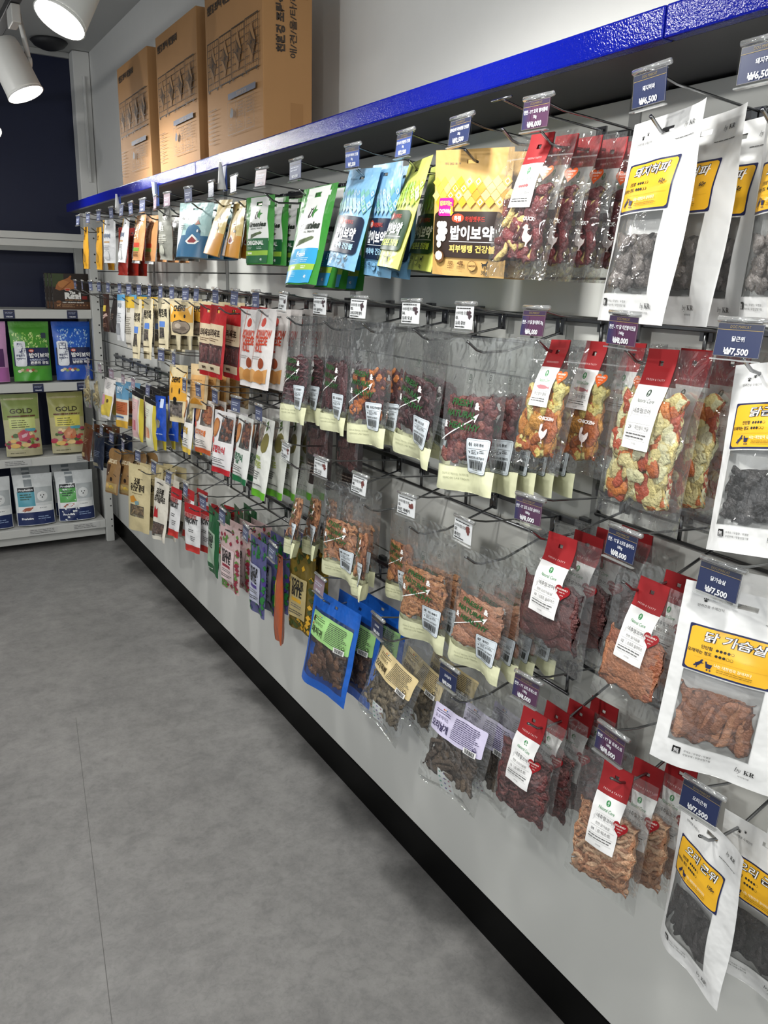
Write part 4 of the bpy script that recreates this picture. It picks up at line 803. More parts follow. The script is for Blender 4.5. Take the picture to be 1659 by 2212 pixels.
s='gold pouch with dark panel, top row'; slot('r1',1.197,Z1,n_('밥이보약 피부탱탱 건강볼','38g','₩2,500'),s,'r1_gold'); hang('r1_gold',b,s,'gold stand-up pouch with pink burst and dark panel, top row',1,.05)
b=bag_bapi('d3dc72','1c3a22','3d4a1c',['8fcf3a','b9d94c','a6d24a','e3ea9a'],'c9dc5a','관절튼튼 건강볼',seed=4); b2=b
s='lime pouch with dark green panel, top row'; slot('r1',1.37,Z1,('blue','밥이보약 관절튼튼 건강볼','38g','₩2,500'),s,'r1_lime'); hang('r1_lime',b,s,'lime yellow stand-up pouch with dark green panel, top row',1,.06,dy=.01)
b=bag_bapi('7fb2d6','17233a','1d3a56',['5f9cc4','74b4a8','8fbad2','6aa69c'],'a8d4ee','뼈쑥쑥 건강볼',seed=6)
s='sky blue pouches, top row'; slot('r1',1.57,Z1,('blue','밥이보약 뼈쑥쑥 건강볼','38g','₩2,500'),s,'r1_sky'); hang('r1_sky',b,s,'sky blue stand-up pouch with navy panel, front one, top row',0); hang('r1_sky2',b,'right-hand sky blue pouch','sky blue stand-up pouch with navy panel, just right of the front one',1,.045)
bf=bag_green(True,2); bo=bag_green(False,3)
s='tall green and blue dental treat pouch, top row'; slot('r1',1.84,Z1,('far','₩24,000'),s,'r1_gfresh'); hang('r1_gfresh',bf,s,'tall green pouch with white panel and blue foot, top row',3,.042,dy=.02)
s='smaller all-green dental treat pouch, top row'; slot('r1',2.04,Z1,('rose',),s,'r1_gorig'); hang('r1_gorig',bo,s,'smaller green pouch with white panel and dark green band, top row',3,.042)
by=bag_boat('d6bf78','cf8f2e','d9a642',seed=3); bt=bag_boat('a9cccb','1f5f86','2f6d94',seed=2,cream='dfe8e6')
s='right-hand yellow pouch with boat picture, top row'; slot('r1',2.23,Z1,('far',),s,'r1_yboat2'); hang('r1_yboat2',by,s,'right-hand yellow and orange pouch with a boat picture, top row',1,.045)
s='left-hand yellow pouch with boat picture, top row'; slot('r1',2.41,Z1,('far',),s,'r1_yboat'); hang('r1_yboat',by,s,'left-hand yellow and orange pouch with a boat picture, top row',1,.045)
s='pale teal pouch with blue boat, top row'; slot('r1',2.62,Z1,('far',),s,'r1_boat'); hang('r1_boat',bt,s,'pale teal and blue pouch with a boat picture, top row',2,.045)
g=lambda *a,**k:bag_gen(*a,**k)
b=g(140,170,'7f8078',[('R',0,.25,1,.06,'6a6b64'),('T','육포',.5,.42,.16,'d8d8cc'),('L',.2,.5,.6,5,6,'c4c4b8'),('E',.5,.8,.16,.1,'a9aa9e')],seed=4,g=14,crk=1.4,T=18)
s='grey-green pouch left of the teal one, top row'; slot('r1',2.98,Z1,('rose',),s,'r1_grey'); hang('r1_grey',b,s,'grey-green crinkled pouch left of the teal boat pouch, top row',2,.05)
slot('r1',2.84,Z1,('rose',),'grey-green pouches, right-hand hook',None); slot('r1',3.14,Z1,('far',),'brown pouches, right-hand hook on the top row',None)
b=g(130,170,'b9875a',[('R',.1,.02,.8,.1,'c89a70'),('T','오리',.5,.36,.26,'e8c8a8'),('T','스틱',.5,.52,.26,'e8c8a8'),('R',.2,.62,.6,.09,'b8432f'),('R',.2,.73,.6,.07,'6f9a3c'),('L',.2,.82,.6,3,6,'7a5030')],seed=5,g=12,crk=1.2,T=16)
s='orange-brown pouch, top row'; slot('r1',3.31,Z1,('far',),s,'r1_orange'); hang('r1_orange',b,s,'orange-brown pouch with red and green stripes, top row',4,.036,dy=-.02)
bw=g(128,178,'dedfe0',[('T','에이비',.5,.42,.16,'6a7a94',.5),('R',.28,.5,.44,.035,'c09a6a'),('L',.25,.6,.5,3,6,'9a9ca0'),('E',.5,.82,.18,.12,'c6c8ca'),('E',.5,.82,.15,.1,'e0e1e2'),('R',.04,0,.1,1,'d9a848')],seed=6,g=12,T=16)
s='right-hand white pouch, far end of the top row'; slot('r1',3.44,Z1,('far',),'white pouch hook beside the brown pouches, top row',None); slot('r1',3.62,Z1,('far',),s,'r1_white2'); hang('r1_white2',bw,s,'white pouch standing edge-on left of the brown ones, top row',2,.045,dy=-.02)
s='broad white pouch, far end of the top row'; slot('r1',3.84,Z1,('far',),s,'r1_white'); hang('r1_white',bw,s,'white pouch with a gold left edge near the far end, top row',0)
br_=g(128,178,'a83228',[('L',.3,.3,.4,6,8,'d9a090')],seed=7,g=12); POSE['r1_red']=(.94,3.78,1.72,-1.5,-.05,0,.13,.2); hang('r1_red',br_,'red pouch','red pouch partly hidden behind the broad white one, top row',2,.04)
by2=g(120,185,'d9a02e',[('T','치즈',.5,.3,.2,'8a5a1a'),('E',.5,.72,.2,.12,'8a6a2a'),('E',.5,.72,.16,.1,'b98a3a')],seed=8,g=10)
s='second yellow pouch from the far end, top row'; slot('r1',4.05,Z1,('far',),s,'r1_yel'); hang('r1_yel',by2,s,'yellow pouch right of the white post, far end of the top row',1,.05)
s='last yellow pouch at the far end, top row'; slot('r1',4.27,Z1,('far',),s,'r1_yel2'); hang('r1_yel2',by2,s,'yellow pouch in front of the white post, last on the top row',0)
# ======== second row
Z2=1.489
k2=bag_kr('닭근위',(4,3),'',('chunk',['2b2a2c','1d1c1e','3c3a3b'],38),2)
s='white pouch of black chunks, right edge, second row'; slot('r2',.62,Z2,n_('닭근위','','₩7,500'),s,'r2_kr'); hang('r2_kr',k2,s,'white pouch with yellow label and black chunks at the right edge, second row',1,.05)
b=bag_nc(False,'치킨말이 연골','29',('flake',['c9752f','b8602a','dccb92','e3d6a8','cdbb80','b34f33','e8dcb4','d9c888'],1.15),150,(30,62,168,222),None,'21382a',seed=3)
s='big clear bag of pale chicken treats, second row'; slot('r2',.80,Z2,p_('천연 - YT 닭 치킨말이연골','140g','₩8,000'),s,'r2_nc140'); hang('r2_nc140',b,s,'big clear bag with red header and pale yellow-orange treats, second row',2,.056,'treat_bag',dy=-.012)
b=bag_nc(True,'치킨말이 황태','',('flake',['c07a2c','a8551f','d9c06a','e0cc84','b5622c','c98d3a'],1.0),90,(26,70,132,190),'e2621f','2f8a4a','CHICKEN',seed=7,pict='fish')
s='clear bag with orange heart and hen print, second row'; slot('r2',.98,Z2,p_('천연 - YT 닭 말이황태 70g','','₩6,000'),s,'r2_nc'); hang('r2_nc',b,s,'clear bag with red header, orange heart and hen print, second row',2,.045,'treat_bag',dy=-.035)
b1=bag_br('01','오리 큐브',('cube',['6b2f2f','7a3a36','5a2628','8a4a40']),72,seed=2); b4=bag_br('04','오리 도넛',('ring',['4a2026','5a2a2e','3d1a20']),40,seed=4); b5=bag_br('05','오리고구마말이',('cube',['c9742c','4a2226','5a2a2c','b5632a']),60,seed=5); bs=bag_br('02','오리 슬라이스',('jerky',['4f242a','5e2c30','41191f']),40,seed=6)
for nm,Y,no,key,b,d,nb in (('오리 큐브',1.16,'01.','r2_b01',b1,'dark red cubes',4),('오리 도넛',1.33,'04.','r2_b04',b4,'dark purple rings',1),('오리고구마 말이',1.53,'05.','r2_b05',b5,'orange and dark pieces',1),('오리 슬라이스',1.71,'02.','r2_b02',bs,'dark slices',1),('오리 꽈배기',1.91,'11.','r2_b01b',b4 and bag_br('11','오리꽈배기',('twist',['5a2830','4a1f26','6b333a'],.9),60,seed=9),'dark twists',3)):
    s='clear pale-footed bag of %s, second row'%d; slot('r2',Y,Z2,('white',no,nm,'4a3a40'),s,key); hang(key,b,s,'clear bag with pale yellow foot and %s, second row'%d,nb,.034,'treat_bag',dy=-.012)
b=g(150,218,'e6e2df',[('C',.30,.02,.20,.9,2.4,'d9623a'),('E',.5,.17,.09,.06,'c9402e'),('T','BOWWOW',.60,.36,.2,'c9482e',.62),('T','CHEESE',.57,.45,.2,'c9482e',.5),('T','ROLL',.5,.54,.2,'c9482e',.34),('L',.2,.6,.4,2,5,'b0a8a4'),('E',.66,.68,.13,.07,'9a4a2c'),('P',[(.06,.84),(.3,.76),(.55,.8),(.92,.74),(.9,.92),(.1,.93)],'d8a060'),('E',.25,.85,.17,.09,'d9a566'),('E',.62,.85,.2,.09,'c98d4c')],seed=3,g=10,crk=1.2)
s='white cheese roll pouch, second row'; slot('r2',2.09,Z2,('far',),s,'r2_bow'); hang('r2_bow',b,s,'white pouch with orange lettering and biscuit picture, second row',4,.036)
POSE['r2_bow2']=(.90,2.235,1.44,-1.55,-.06,0,.15,.215); slot('r2',2.24,Z2,('far',),'half-hidden white cheese roll pouch left of the front one',None); hang('r2_bow2',b,'x','white pouch with orange lettering, half hidden left of the front one, second row',0)
b=g(140,222,'b8262a',[('R',.08,.26,.84,.28,'d9c6a6'),('T','오리',.34,.42,.17,'3a2a20'),('T','육포',.66,.42,.17,'3a2a20'),('L',.2,.46,.6,2,6,'7a6048'),('R',.08,.82,.84,.11,'d6c7a8'),('R',.42,.86,.16,.04,'5a4a38')],seed=4,win=(.08,.54,.92,.82),treat=('jerky',['7a3230','6b2a2a','8a4038'],14),crk=.9)
s='red pouch with cream label, second row'; slot('r2',2.40,Z2,('far',),s,'r2_red'); hang('r2_red',b,s,'red pouch with cream label and window of jerky, second row, front one',3,.04,dy=-.02)
POSE['r2_red2']=(.892,2.57,1.44,-1.5,-.06,.01,.14,.22); slot('r2',2.57,Z2,('far',),'second red pouch from the right, second row',None); hang('r2_red2',b,'x','red pouch with cream label, left of the front red pouch, second row',0)
slot('r2',2.68,Z2,('far',),'short shiba-face pouches, right-hand hook',None)
FACE=lambda t,wy:[('P',[(.02,.10),(.24,.22),(.76,.22),(.98,.10),(.98,.62),(.02,.62)],'e0a53a'),('P',[(.05,.14),(.2,.24),(.08,.42)],'f0e2c0'),('P',[(.95,.14),(.8,.24),(.92,.42)],'f0e2c0'),('T','CHEWS',.45,.30,.19,'1d1d1d',.5),('E',.28,.45,.035,.055,'1a1a1a'),('E',.70,.45,.035,.055,'1a1a1a'),('E',.5,.60,.1,.045,'1c1c1c')]
bc=g(140,120,'d9c9a2',FACE(0,0)+[('E',.5,.76,.40,.21,'3a3430'),('E',.5,.76,.38,.19,'8c7f70'),('E',.42,.72,.12,.07,'b5a898'),('E',.62,.8,.12,.06,'6e6256')],seed=6,T=10,crk=.5)
s='short shiba-face pouch, second row'; slot('r2',2.83,Z2,('far',),s,'r2_chews'); hang('r2_chews',bc,s,'short cream pouch with orange dog face and lettering, second row',3,.04,dy=-.05)
bst=lambda sd,h=200:g(80,h,'d3c8a8',[('T','콜라겐',.5,.30,.24,'26221c',.72),('T','우유스틱',.5,.37,.24,'26221c',.78),('R',.28,.46,.5,.11,'5a7fc4'),('R',.2,.9,.5,.02,'5a5040')],seed=sd,win=(.28,.58,.72,.80),treat=('stick',['4a3a30','5d4a3c'],5,None,.4) if 0 else ('chunk',['4a3a30','5d4a3c'],9),T=9,crk=1.4)
for Y,key,lb,h in ((2.96,None,None,0),(3.10,'r2_stk2','cream stick pouch with blue square, right-hand one of three',190),(3.25,'r2_stk1','cream stick pouch with blue square, middle one of three',200),(3.40,'r2_stk0','long cream stick pouch, left-hand one of three',235)):
    s=(lb.split(',')[0]+' ('+lb.split(', ')[1]+')') if lb else 'cream pouches behind the shiba face'
    slot('r2',Y,Z2,('far',),s.replace('(','').replace(')',''),key)
    if key: hang(key,bst(int(Y*10),h),s.replace('(','').replace(')',''),lb+', second row',3,.035,dy=-.02)
b=g(100,210,'cfcabd',[('R',0,0,1,.22,'d8b23c'),('T','치즈',.5,.3,.22,'8a8060'),('L',.15,.4,.7,9,8,'8c887c'),('R',.1,.9,.7,.03,'5a564c')],seed=3,crk=1.5); s='silver pouch with yellow top, second row'; slot('r2',3.55,Z2,('far',),s,'r2_sily'); hang('r2_sily',b,s,'silver pouch with a yellow top near the far end, second row',2,.05)
b=g(90,195,'d4d6d8',[('R',0,0,1,.13,'5fa3cf'),('T','우유',.5,.28,.24,'8a96a0'),('L',.2,.4,.6,5,8,'8c9298'),('R',.3,.62,.4,.25,'8d9095')],seed=4,crk=1.5); s='silver pouch with blue top, second row'; slot('r2',3.75,Z2,('far',),s,'r2_silb'); hang('r2_silb',b,s,'silver pouch with a blue top near the far end, second row',2,.05)
b=g(90,165,'2a2523',[('L',.2,.5,.6,4,8,'6a5a50')],seed=5,crk=1.3); slot('r2',3.93,Z2,('far',),'black pouch near the far end, second row','r2_blk'); hang('r2_blk',b,'black pouch','black pouch beside the dark brown one, far end of the second row',1,.05)
b=g(90,168,'3f2a22',[('R',.3,.3,.4,.16,'c9b04a'),('P',[(.1,.62),(.8,.5),(.9,.58),(.2,.7)],'b59a90'),('L',.2,.78,.6,3,7,'8a6a58')],seed=6,crk=1.3); slot('r2',4.10,Z2,('far',),'dark brown pouch with yellow patch, second row','r2_brn'); hang('r2_brn',b,'dark brown pouch','dark brown pouch with a yellow patch, far end of the second row',1,.05)
slot('r2',4.29,Z2,('far',),'',None,'small blue-grey price tag in a clear holder last on the second row'); slot('r2',4.46,Z2,('far',),'',None,'small blue-grey price tag in a clear holder over the end shelf, second row')
# ======== short upper row and third row
b=g(140,205,'d9c9a0',FACE(0,0)+[('E',.5,.66,.1,.04,'1c1c1c')],seed=7,win=(.14,.64,.86,.92),treat=('chip',['6e625a','7d7068','8a7d72'],16),T=12,crk=.8)
s='tall shiba-face pouch, short upper row'; slot('r25',2.84,1.267,('far',),s,'r25_chews'); hang('r25_chews',b,s,'tall cream pouch with orange dog face and window, short upper row',0)
slot('r25',2.99,1.267,('far',),'peach pouches, left-hand hook of the short upper row',None)
b=g(140,150,'d6bd92',[('R',.1,.25,.8,.6,'d9a868'),('C',.15,.3,.15,.85,1,'a8783c'),('L',.2,.35,.6,5,9,'b98a50'),('P',[(.1,.9),(.5,.75),(.9,.9)],'c98a2c')],seed=8,crk=1.1); hang('r25_peach',b,'peach pouch','peach coloured pouch beside the tall dog-face one, short upper row',4,.036)
Z3=1.189
def roll(base,foot,txt,col,win,treat,seed,sub=None,top='cfc8c0'):
    return [('R',0,.52,1,.38,base),('E',.08,.50,.10,.065,'c9382e'),('L',.3,.56,.25,1,5,'8a8a8a'),('T',txt,.45,.66,.17,col,.62),('T',sub or '',.45,.72,.13,col),('L',.15,.76,.6,3,6,'6a6a6a'),('L',.12,.86,.7,1,6,'555555'),('R',0,.91,1,.09,foot)]
mk=lambda base,foot,txt,col,tr,seed,sub=None:g(150,215,base,roll(base,foot,txt,col,None,None,seed,sub)+[('E',.2,.28,.17,.16,'a8683c'),('E',.2,.28,.14,.13,'c08450')],seed=seed,win=(.42,.06,.94,.48),treat=tr,foot=foot,crk=1.2,g=8,rip=5)
b=mk('e4e2dc','2f7a44','치즈샌드','8fae3a',('cube',['6a6236','7d7440','5a5430'],16),3,'milk'); b.parts=b.parts
blg=g(140,222,'e2e4dd',[('E',.08,.40,.11,.06,'c9382e'),('E',.66,.30,.2,.13,'7a7340'),('P',[(.5,.05),(.62,.02),(.66,.12),(.56,.16)],'4d6a32'),('T','바우와우',.42,.53,.1,'8fae3a',.4),('T','치즈샌드',.42,.62,.15,'9aa83a',.55),('L',.15,.68,.5,4,6,'6a6a6a'),('L',.15,.84,.7,1,6,'555555'),('R',0,.91,1,.09,'63ad2c')],seed=4,win=(.05,.02,.46,.36),treat=('chip',['9a8a78','8a7a68','b0a290'],6),foot='63ad2c',crk=1.1,g=8,rip=6)
for Y,key,b,d,nb,sh in ((2.08,'r3_mlg',blg,'white pouch with bright green foot',4,'white pouch with bright green foot'),(2.25,'r3_mgrn',mk('e2e4e0','226b41','혼합간식','2c6b4a',('chip',['8a4a2c','6b3320','3d2a24','a8683c'],22),5,'cut'),'white pouch with dark green foot',1,''),(2.43,'r3_mred',mk('e6e4e4','b8232c','혼합간식','c0303a',('chip',['4a302a','8a4a30','2f2624','a05a38'],22),6),'white pouch with red foot',1,''),(2.59,'r3_org',mk('e4dcd4','b5532c','닭고기치즈볼','d0703a',('chip',['b5622f','c4763c','9a4c26'],16),7),'white pouch with orange foot',2,''),(2.73,'r3_chz',mk('e8e6e0','d9b84a','치즈볼','c9a03a',('cube',['d9c48a','c4b07a'],12),8),'white pouch with yellow foot',1,'')):
    s=d+', third row'; slot('r3',Y,Z3,('far',),s,key); hang(key,b,s,d+' and food picture, middle of the third row',nb,.036,dy=-.012)
bd=g(140,190,'2f2422',[('L',.2,.7,.6,4,8,'8a7a70')],seed=9,win=(.1,.2,.9,.66),treat=('chip',['5a2a26','6b3330'],14),crk=1); POSE['r3_dark']=(.965,1.93,1.19,-1.5,-.02,0,.14,.2); POSE['r3_dark2']=(.985,1.80,1.185,-1.55,-.02,0,.14,.2); hang('r3_dark',bd,'','dark jerky pouch hidden behind the bright green footed pouches',0); hang('r3_dark2',bd,'','dark jerky pouch under the pale-footed bags, half in shadow',0)
# third row, far bay
Z3a=1.116
def pollack(seed):
    b=g(120,215,'b9ab84',[],seed=seed,clear=True,treat=('bone',['b9a878','c9b98a','a8966a'],12,(.25,.2,.75,.9),1.2),wprof=[(0,.75),(.12,.4),(.2,.3),(.32,.75),(.6,1),(.85,.85),(1,.6)],T=20,crk=1.6); return b
b=pollack(3); slot('r3',4.28,Z3a,('rose',),'tied bag of dried fish, left one, third row','r3_pol1'); hang('r3_pol1',b,'','clear bag of dried pale fish tied at the neck, last on the third row',0,name='treat_bag')
slot('r3',4.02,Z3a,('rose',),'tied bag of dried fish, right one, third row','r3_pol2'); hang('r3_pol2',b,'','clear bag of dried pale fish, second from the far end, third row',0,name='treat_bag')
b=g(130,195,'d9d6d2',[('L',.3,.1,.4,5,7,'a0a0a0'),('R',.05,.42,.4,.25,'c98fa0'),('R',.45,.42,.5,.5,'c9b24a'),('E',.4,.8,.3,.14,'d6bd52'),('E',.72,.55,.08,.05,'5a4a2a')],seed=4,crk=1.4); slot('r3',3.79,Z3a,('rose',),'white pouch with pink and yellow, third row','r3_pink0'); hang('r3_pink0',b,'white pouch with pink and yellow','white pouch with pink and yellow pictures, far bay, third row',2,.045)
b=g(130,205,'d9d4c4',[('R',0,0,1,.36,'5f8fae'),('T','연어',.35,.22,.26,'dfe8ee'),('R',.05,.42,.9,.28,'b0623a'),('L',.1,.45,.8,5,8,'8a4426'),('R',.2,.74,.6,.04,'4a6a94'),('R',0,.84,1,.16,'d6a83c'),('E',.2,.82,.06,.04,'2a2a2a')],seed=5,crk=1); slot('r3',3.58,Z3a,('rose',),'blue-topped pouch with orange strips, third row','r3_blu'); hang('r3_blu',b,'blue-topped pouch','blue-topped pouch with orange strips and yellow foot, third row',1,.05)
bk=lambda c1,c2,sd:g(120,222,'e0dccb',[('R',0,0,1,.17,'1c1b1d'),('R',.05,.22,.65,.74,c1),('R',.12,.62,.4,.2,c2),('R',.1,.44,.2,.025,'a0262c'),('R',.78,.17,.22,.83,'cdbb3e'),('L',.15,.28,.4,4,8,'b0a8a0')],seed=sd,crk=.9)
b=bk('d8b4b4','b86a74',6); slot('r3',3.41,Z3a,('rose',),'pink pouch with black top, third row','r3_pnk'); hang('r3_pnk',b,'pink pouch with black top','pink and yellow pouch with a black top, third row',4,.036)
b=bk('dadcc8','c98a68',7); slot('r3',3.19,Z3a,('far',),'pale pouch with black top, third row','r3_pale'); hang('r3_pale',b,'pale pouch with black top','pale cream pouch with a black top, third row',4,.036)
b=g(90,175,'1f4bb0',[('R',.55,.06,.3,.2,'c9d6ee'),('E',.45,.62,.22,.1,'8a8a70'),('C',.3,.45,.7,.68,4,'6a4a30'),('L',.2,.84,.6,1,8,'c9d6ee')],seed=8,crk=1.4); POSE['r3_blue']=POSE['r3_blue']; hang('r3_blue',b,'blue stick pouch','bright blue narrow pouch in front of the yellow ones, third row',3,.04,dy=-.03)
# third row, near bays
b7=bag_br('07','통치킨',('slab',['b98468','c59274','ac765a'],1.2),24,seed=3); b10=bag_br('10','치킨 꽈배기',('shred',['b98258','c68e64','aa724c'],1.3),60,seed=4); b8=bag_br('08','치킨고구마말이',('flake',['b5744c','c4834e','a86c48']),60,seed=6); b9=bag_br('09','치킨 도넛',('ring',['ba8058','c88e62','aa7048']),40,seed=7)
for nm,Y,no,key,b,d,nb in (('통치킨',1.13,'07.','r3_b07',b7,'big chicken slices',3),('치킨 꽈배기',1.32,'10.','r3_b10',b10,'orange twists',1),('치킨고구마 말이',1.51,'08.','r3_b08',b8,'orange rolls',0),('치킨 도넛',1.70,'09.','r3_b09',b9,'round chicken rings',1),('치킨 슬라이스',1.90,'06.','r3_bedge',b9,'chicken pieces seen edge-on',3)):
    s='clear pale-footed bag of %s, third row'%d; slot('r3',Y,Z3a,('white',no,nm,'7a4440'),s,key); hang(key,b,s,'clear bag with pale yellow foot and %s, third row'%d,nb,.034,'treat_bag',dy=-.02 if key=='r3_bedge' else -.008)
_p=POSE['r3_b08e']; POSE['r3_b08e']=(_p[0]-.012,_p[1]+.012)+_p[2:]
hang('r3_b08e',b8,'','clear pale-footed bag turned edge-on between ring and twist bags',0,name='treat_bag')
Z3n=1.197
k3=bag_kr('닭 가슴살',(4,3),'',('jerky',['8a5638','a0694a','74442c','b07a58'],34),4)
s='white pouch of brown jerky, third row'; slot('r3',.60,Z3n,n_('닭가슴살','','₩7,500'),s,'r3_kr'); hang('r3_kr',k3,s,'white pouch with yellow label and brown jerky, right edge, third row',2,.05)
RH='9c1820'
b=bag_nc(False,'소프트 슬라이스','02',('slice',['a8684a','9c5c40','b57a5a','a06048'],.98),30,(22,100,143,200),RH,'2f8a4a',dims=(165,235),seed=5,pict='천연 닭가슴살'); s='clear bag of orange chicken slices, third row'; slot('r3',.76,Z3n,n_('천연 - YT 닭 소프트 슬라이스','180g','₩8,000'),s,'r3_nchk'); hang('r3_nchk',b,s,'clear bag with red header and thick orange chicken slices, third row',1,.06,'treat_bag')
b=bag_nc(False,'소프트 슬라이스','10',('slice',['4f2a2a','5a3030','432225','633a38'],1.0),34,(18,84,146,196),RH,'2f8a4a',dims=(165,235),seed=6,pict='천연 오리가슴살'); s='clear bag of dark duck slices, third row'; slot('r3',.96,Z3n,p_('천연 - YT 오리 소프트 슬라이스','180g','₩8,000'),s,'r3_nduck'); hang('r3_nduck',b,s,'clear bag with red header and dark brown duck slices, third row',3,.046,'treat_bag',dy=-.01)
# ======== bottom row
Z4n=.894; Z4=.817
k4=bag_kr('오리 근위',(4,4),'100g',('jerky',['2f2c2d','221f20','454142'],36),5); s='white pouch of black strips, bottom row'; slot('r4',.58,Z4n,n_('오리근위','','₩7,500'),s,'r4_kr'); hang('r4_kr',k4,s,'white pouch with yellow label and black strips, nearest on the bottom row',2,.05,dy=-.05,dth=.35)
b=bag_nc(False,'트위스트','04',('shred',['ad7a5a','b98a6a','9c6a4c','c49a7a','cda888'],1.0),230,(20,80,146,214),RH,'2f8a4a',dims=(165,235),seed=7,pict='천연 닭가슴살'); s='clear bag of pale orange twists, bottom row'; slot('r4',.74,Z4n,p_('천연 - YT 닭 트위스트','180g','₩8,000'),s,'r4_nchk'); hang('r4_nchk',b,s,'clear bag with red header and pale orange twists, bottom row',2,.05,'treat_bag',dy=-.02)
b=bag_nc(False,'트위스트','13',('shred',['5e3434','6b3e3c','4f2a2c','744444','7d4c4a'],1.0),230,(18,74,147,208),RH,'2f8a4a',dims=(165,235),seed=8,pict='천연 오리가슴살'); s='clear bag of dark red twists, bottom row'; slot('r4',.93,Z4n,p_('천연 - YT 오리 트위스트','180g','₩8,000'),s,'r4_nduck'); hang('r4_nduck',b,s,'clear bag with red header and dark red twists, bottom row',3,.045,'treat_bag',dy=-.01)
def bag_label(edge,lab,ink_,title,treat,seed,sachet,w=195,h=250):
    b=Bag(w,h,T=20,g=10,seed=seed,crk=1.2,rip=8,k=1.1,ph=.8); f=film(); zm=film('zip_ridge'); mb=MB(); E=foil(edge) if edge else None; e=14
    def m(x,y,sd):
        if hole(b,x,y,12,8): return None
        if E and (x<e or x>w-e or y<44 or y>h-26 or sd>0): return E
        return zm if (38<y<41 and sd<0) else f
    b.skin(mb,m,xs=(e,w-e,w/2-6,w/2+6),ys=(38,41,16,24,44,h-26) if E else (38,41,16,24),nx=18,ny=26,gusset=E or f); b.part('pouch' if E else 'clear_bag',mb)
    lb=MB(); a=b.art(lb,base=.0008); y0=52; H=66; a.R(e,y0,w-2*e,H,lab,4)
    for i,c in enumerate(('c0504a','d0a04a','4a7ab0')): a.E(48+i*5,y0+8,2,2,c)
    a.lines(26,y0+12,50,2,4.5,ink_,1.6,seed=3,rag=.1); a.T('꼬꼬아이스',50,y0+30,10,ink_,W=46); a.T(title,50,y0+54,21,ink_,W=min(60,19*len(title)),b=.02)
    if edge: a.E(24,y0+20,5,8,'4a2f22'); a.E(24,y0+34,4,3,'b04a3a'); 
    a.lines(94,y0+7,78,12,4.1,'3a3a3a' if lab!='d9d3ee' else '3a2f5a',1.7,seed=5,rag=.18); a.P([(166,y0+42),(172,y0+52),(160,y0+52)],ink_); a.P([(166,y0+45),(169.5,y0+50.5),(162.5,y0+50.5)],lab)
    a.R(138,y0+54,34,13,'f2f2f0'); a.barcode(141,y0+55.5,28,10,n=16); b.part('label',lb)
    b.treats(treat[0],treat[1],(e+12,112,w-e-12,h-34),treat[2],size=treat[3])
    if sachet:
        sb=MB(); q=Art(sb,lambda x,y,l:b.P(x,y,-1,-.003+l),base=.0005); q.R(70,h-56,40,46,'d4d8d8',0,sk=.25)
        for i in range(12): q.E(78+(i%3)*13+i//3*2.5,h-50+i//3*11,3,1.8,['5f9a8a','6a5a94','a0707a'][i%3])
        b.part('drying_sachet',sb)
    return b
b=bag_label('1f62c4','a6d98a','2c3a20','돼지귀',('chip',['4a3024','5d3d2c','6b4a34','3a261e'],40,1.0),3,False); s='blue-edged bag of brown ears, bottom row'; slot('r4',1.70,Z4,('rose','₩8,000'),s,'r4_pig'); hang('r4_pig',b,s,'blue-edged bag with green label and brown chips, bottom row',2,.05,'treat_bag',dy=-.03)
b=bag_label(None,'d9c594','3a2f1c','오리목뼈',('bone',['5f5442','6e6350','4d4436','7d705a'],44,.95),4,True); s='clear bag with tan label, bottom row'; slot('r4',1.42,Z4,n_('오리목뼈','','₩8,000'),s,'r4_neck'); hang('r4_neck',b,s,'clear bag with tan label and grey-brown bones, bottom row',2,.05,'treat_bag',dy=-.03)
b=bag_label(None,'d9d3ee','2d2350','오리날개',('bone',['4d4036','5e5044','3d332b','6b5a48'],44,1.0),5,True); s='clear bag with lavender label, bottom row'; slot('r4',1.15,Z4,n_('오리날개','','₩8,000'),s,'r4_wing'); hang('r4_wing',b,s,'clear bag with lavender label and brown wings, bottom row',2,.05,'treat_bag',dy=-.03)
def yog(base,leaf,fr,c2,seed):
    r=random.Random(seed); ops=[]
    for i in range(60):
        x,y=(r.uniform(.05,.95),r.choice([r.uniform(.05,.28),r.uniform(.86,.97)])) if i<36 else (r.choice([r.uniform(.02,.10),r.uniform(.88,.97)]),r.uniform(.3,.85))
        ops.append(('P',[(x-.07,y),(x,y-.035),(x+.07,y+.005),(x,y+.035)],leaf if r.random()<.65 else fr))
    ops+=[('R',.16,.34,.66,.50,c2,4),('T','YOGUR',.49,.47,.22,'1f1f1f',.5),('T','BITE',.49,.57,.22,'1f1f1f',.4),('R',.3,.60,.38,.045,fr),('L',.28,.68,.44,2,6,'6a6a6a'),('L',.24,.76,.5,2,6,'4a4a4a')]
    return g(148,228,base,ops,seed=seed,crk=.9,T=12,rip=5)
y1=yog('c9b0ae','5f8a44','8f3040','d9c4c4',3); y2=yog('5d5f8c','2f7a3e','4f3f8a','b9bdd0',4); y3=yog('6a5a24','3f4a20','d0a02e','b0a070',5)
for Y,key,b,d,nb,dy in ((1.99,'r4_yog',y3,'brown and gold yogurt bite pouch',1,0),(2.19,'r4_pur',y2,'purple and green yogurt bite pouch',4,0),(2.39,'r4_pnk',y1,'pink yogurt bite pouch with leaves',3,0)):
    s=d+', bottom row'; slot('r4',Y,Z4,('far',),s,key); hang(key,b,s,d+', hanging on the bottom row',nb,.036,dy=dy)
b=g(145,240,'b5552a',[('R',0,0,.3,1,'4f5a2c'),('R',.3,.3,.2,.3,'d9a83c')],seed=6,crk=.8); _p=POSE['r4_orgedge']; POSE['r4_orgedge']=(_p[0]-.005,_p[1]+.022)+_p[2:]
hang('r4_orgedge',b,'','orange and olive pouch turned edge-on, left of the gold yogurt pouch',0)
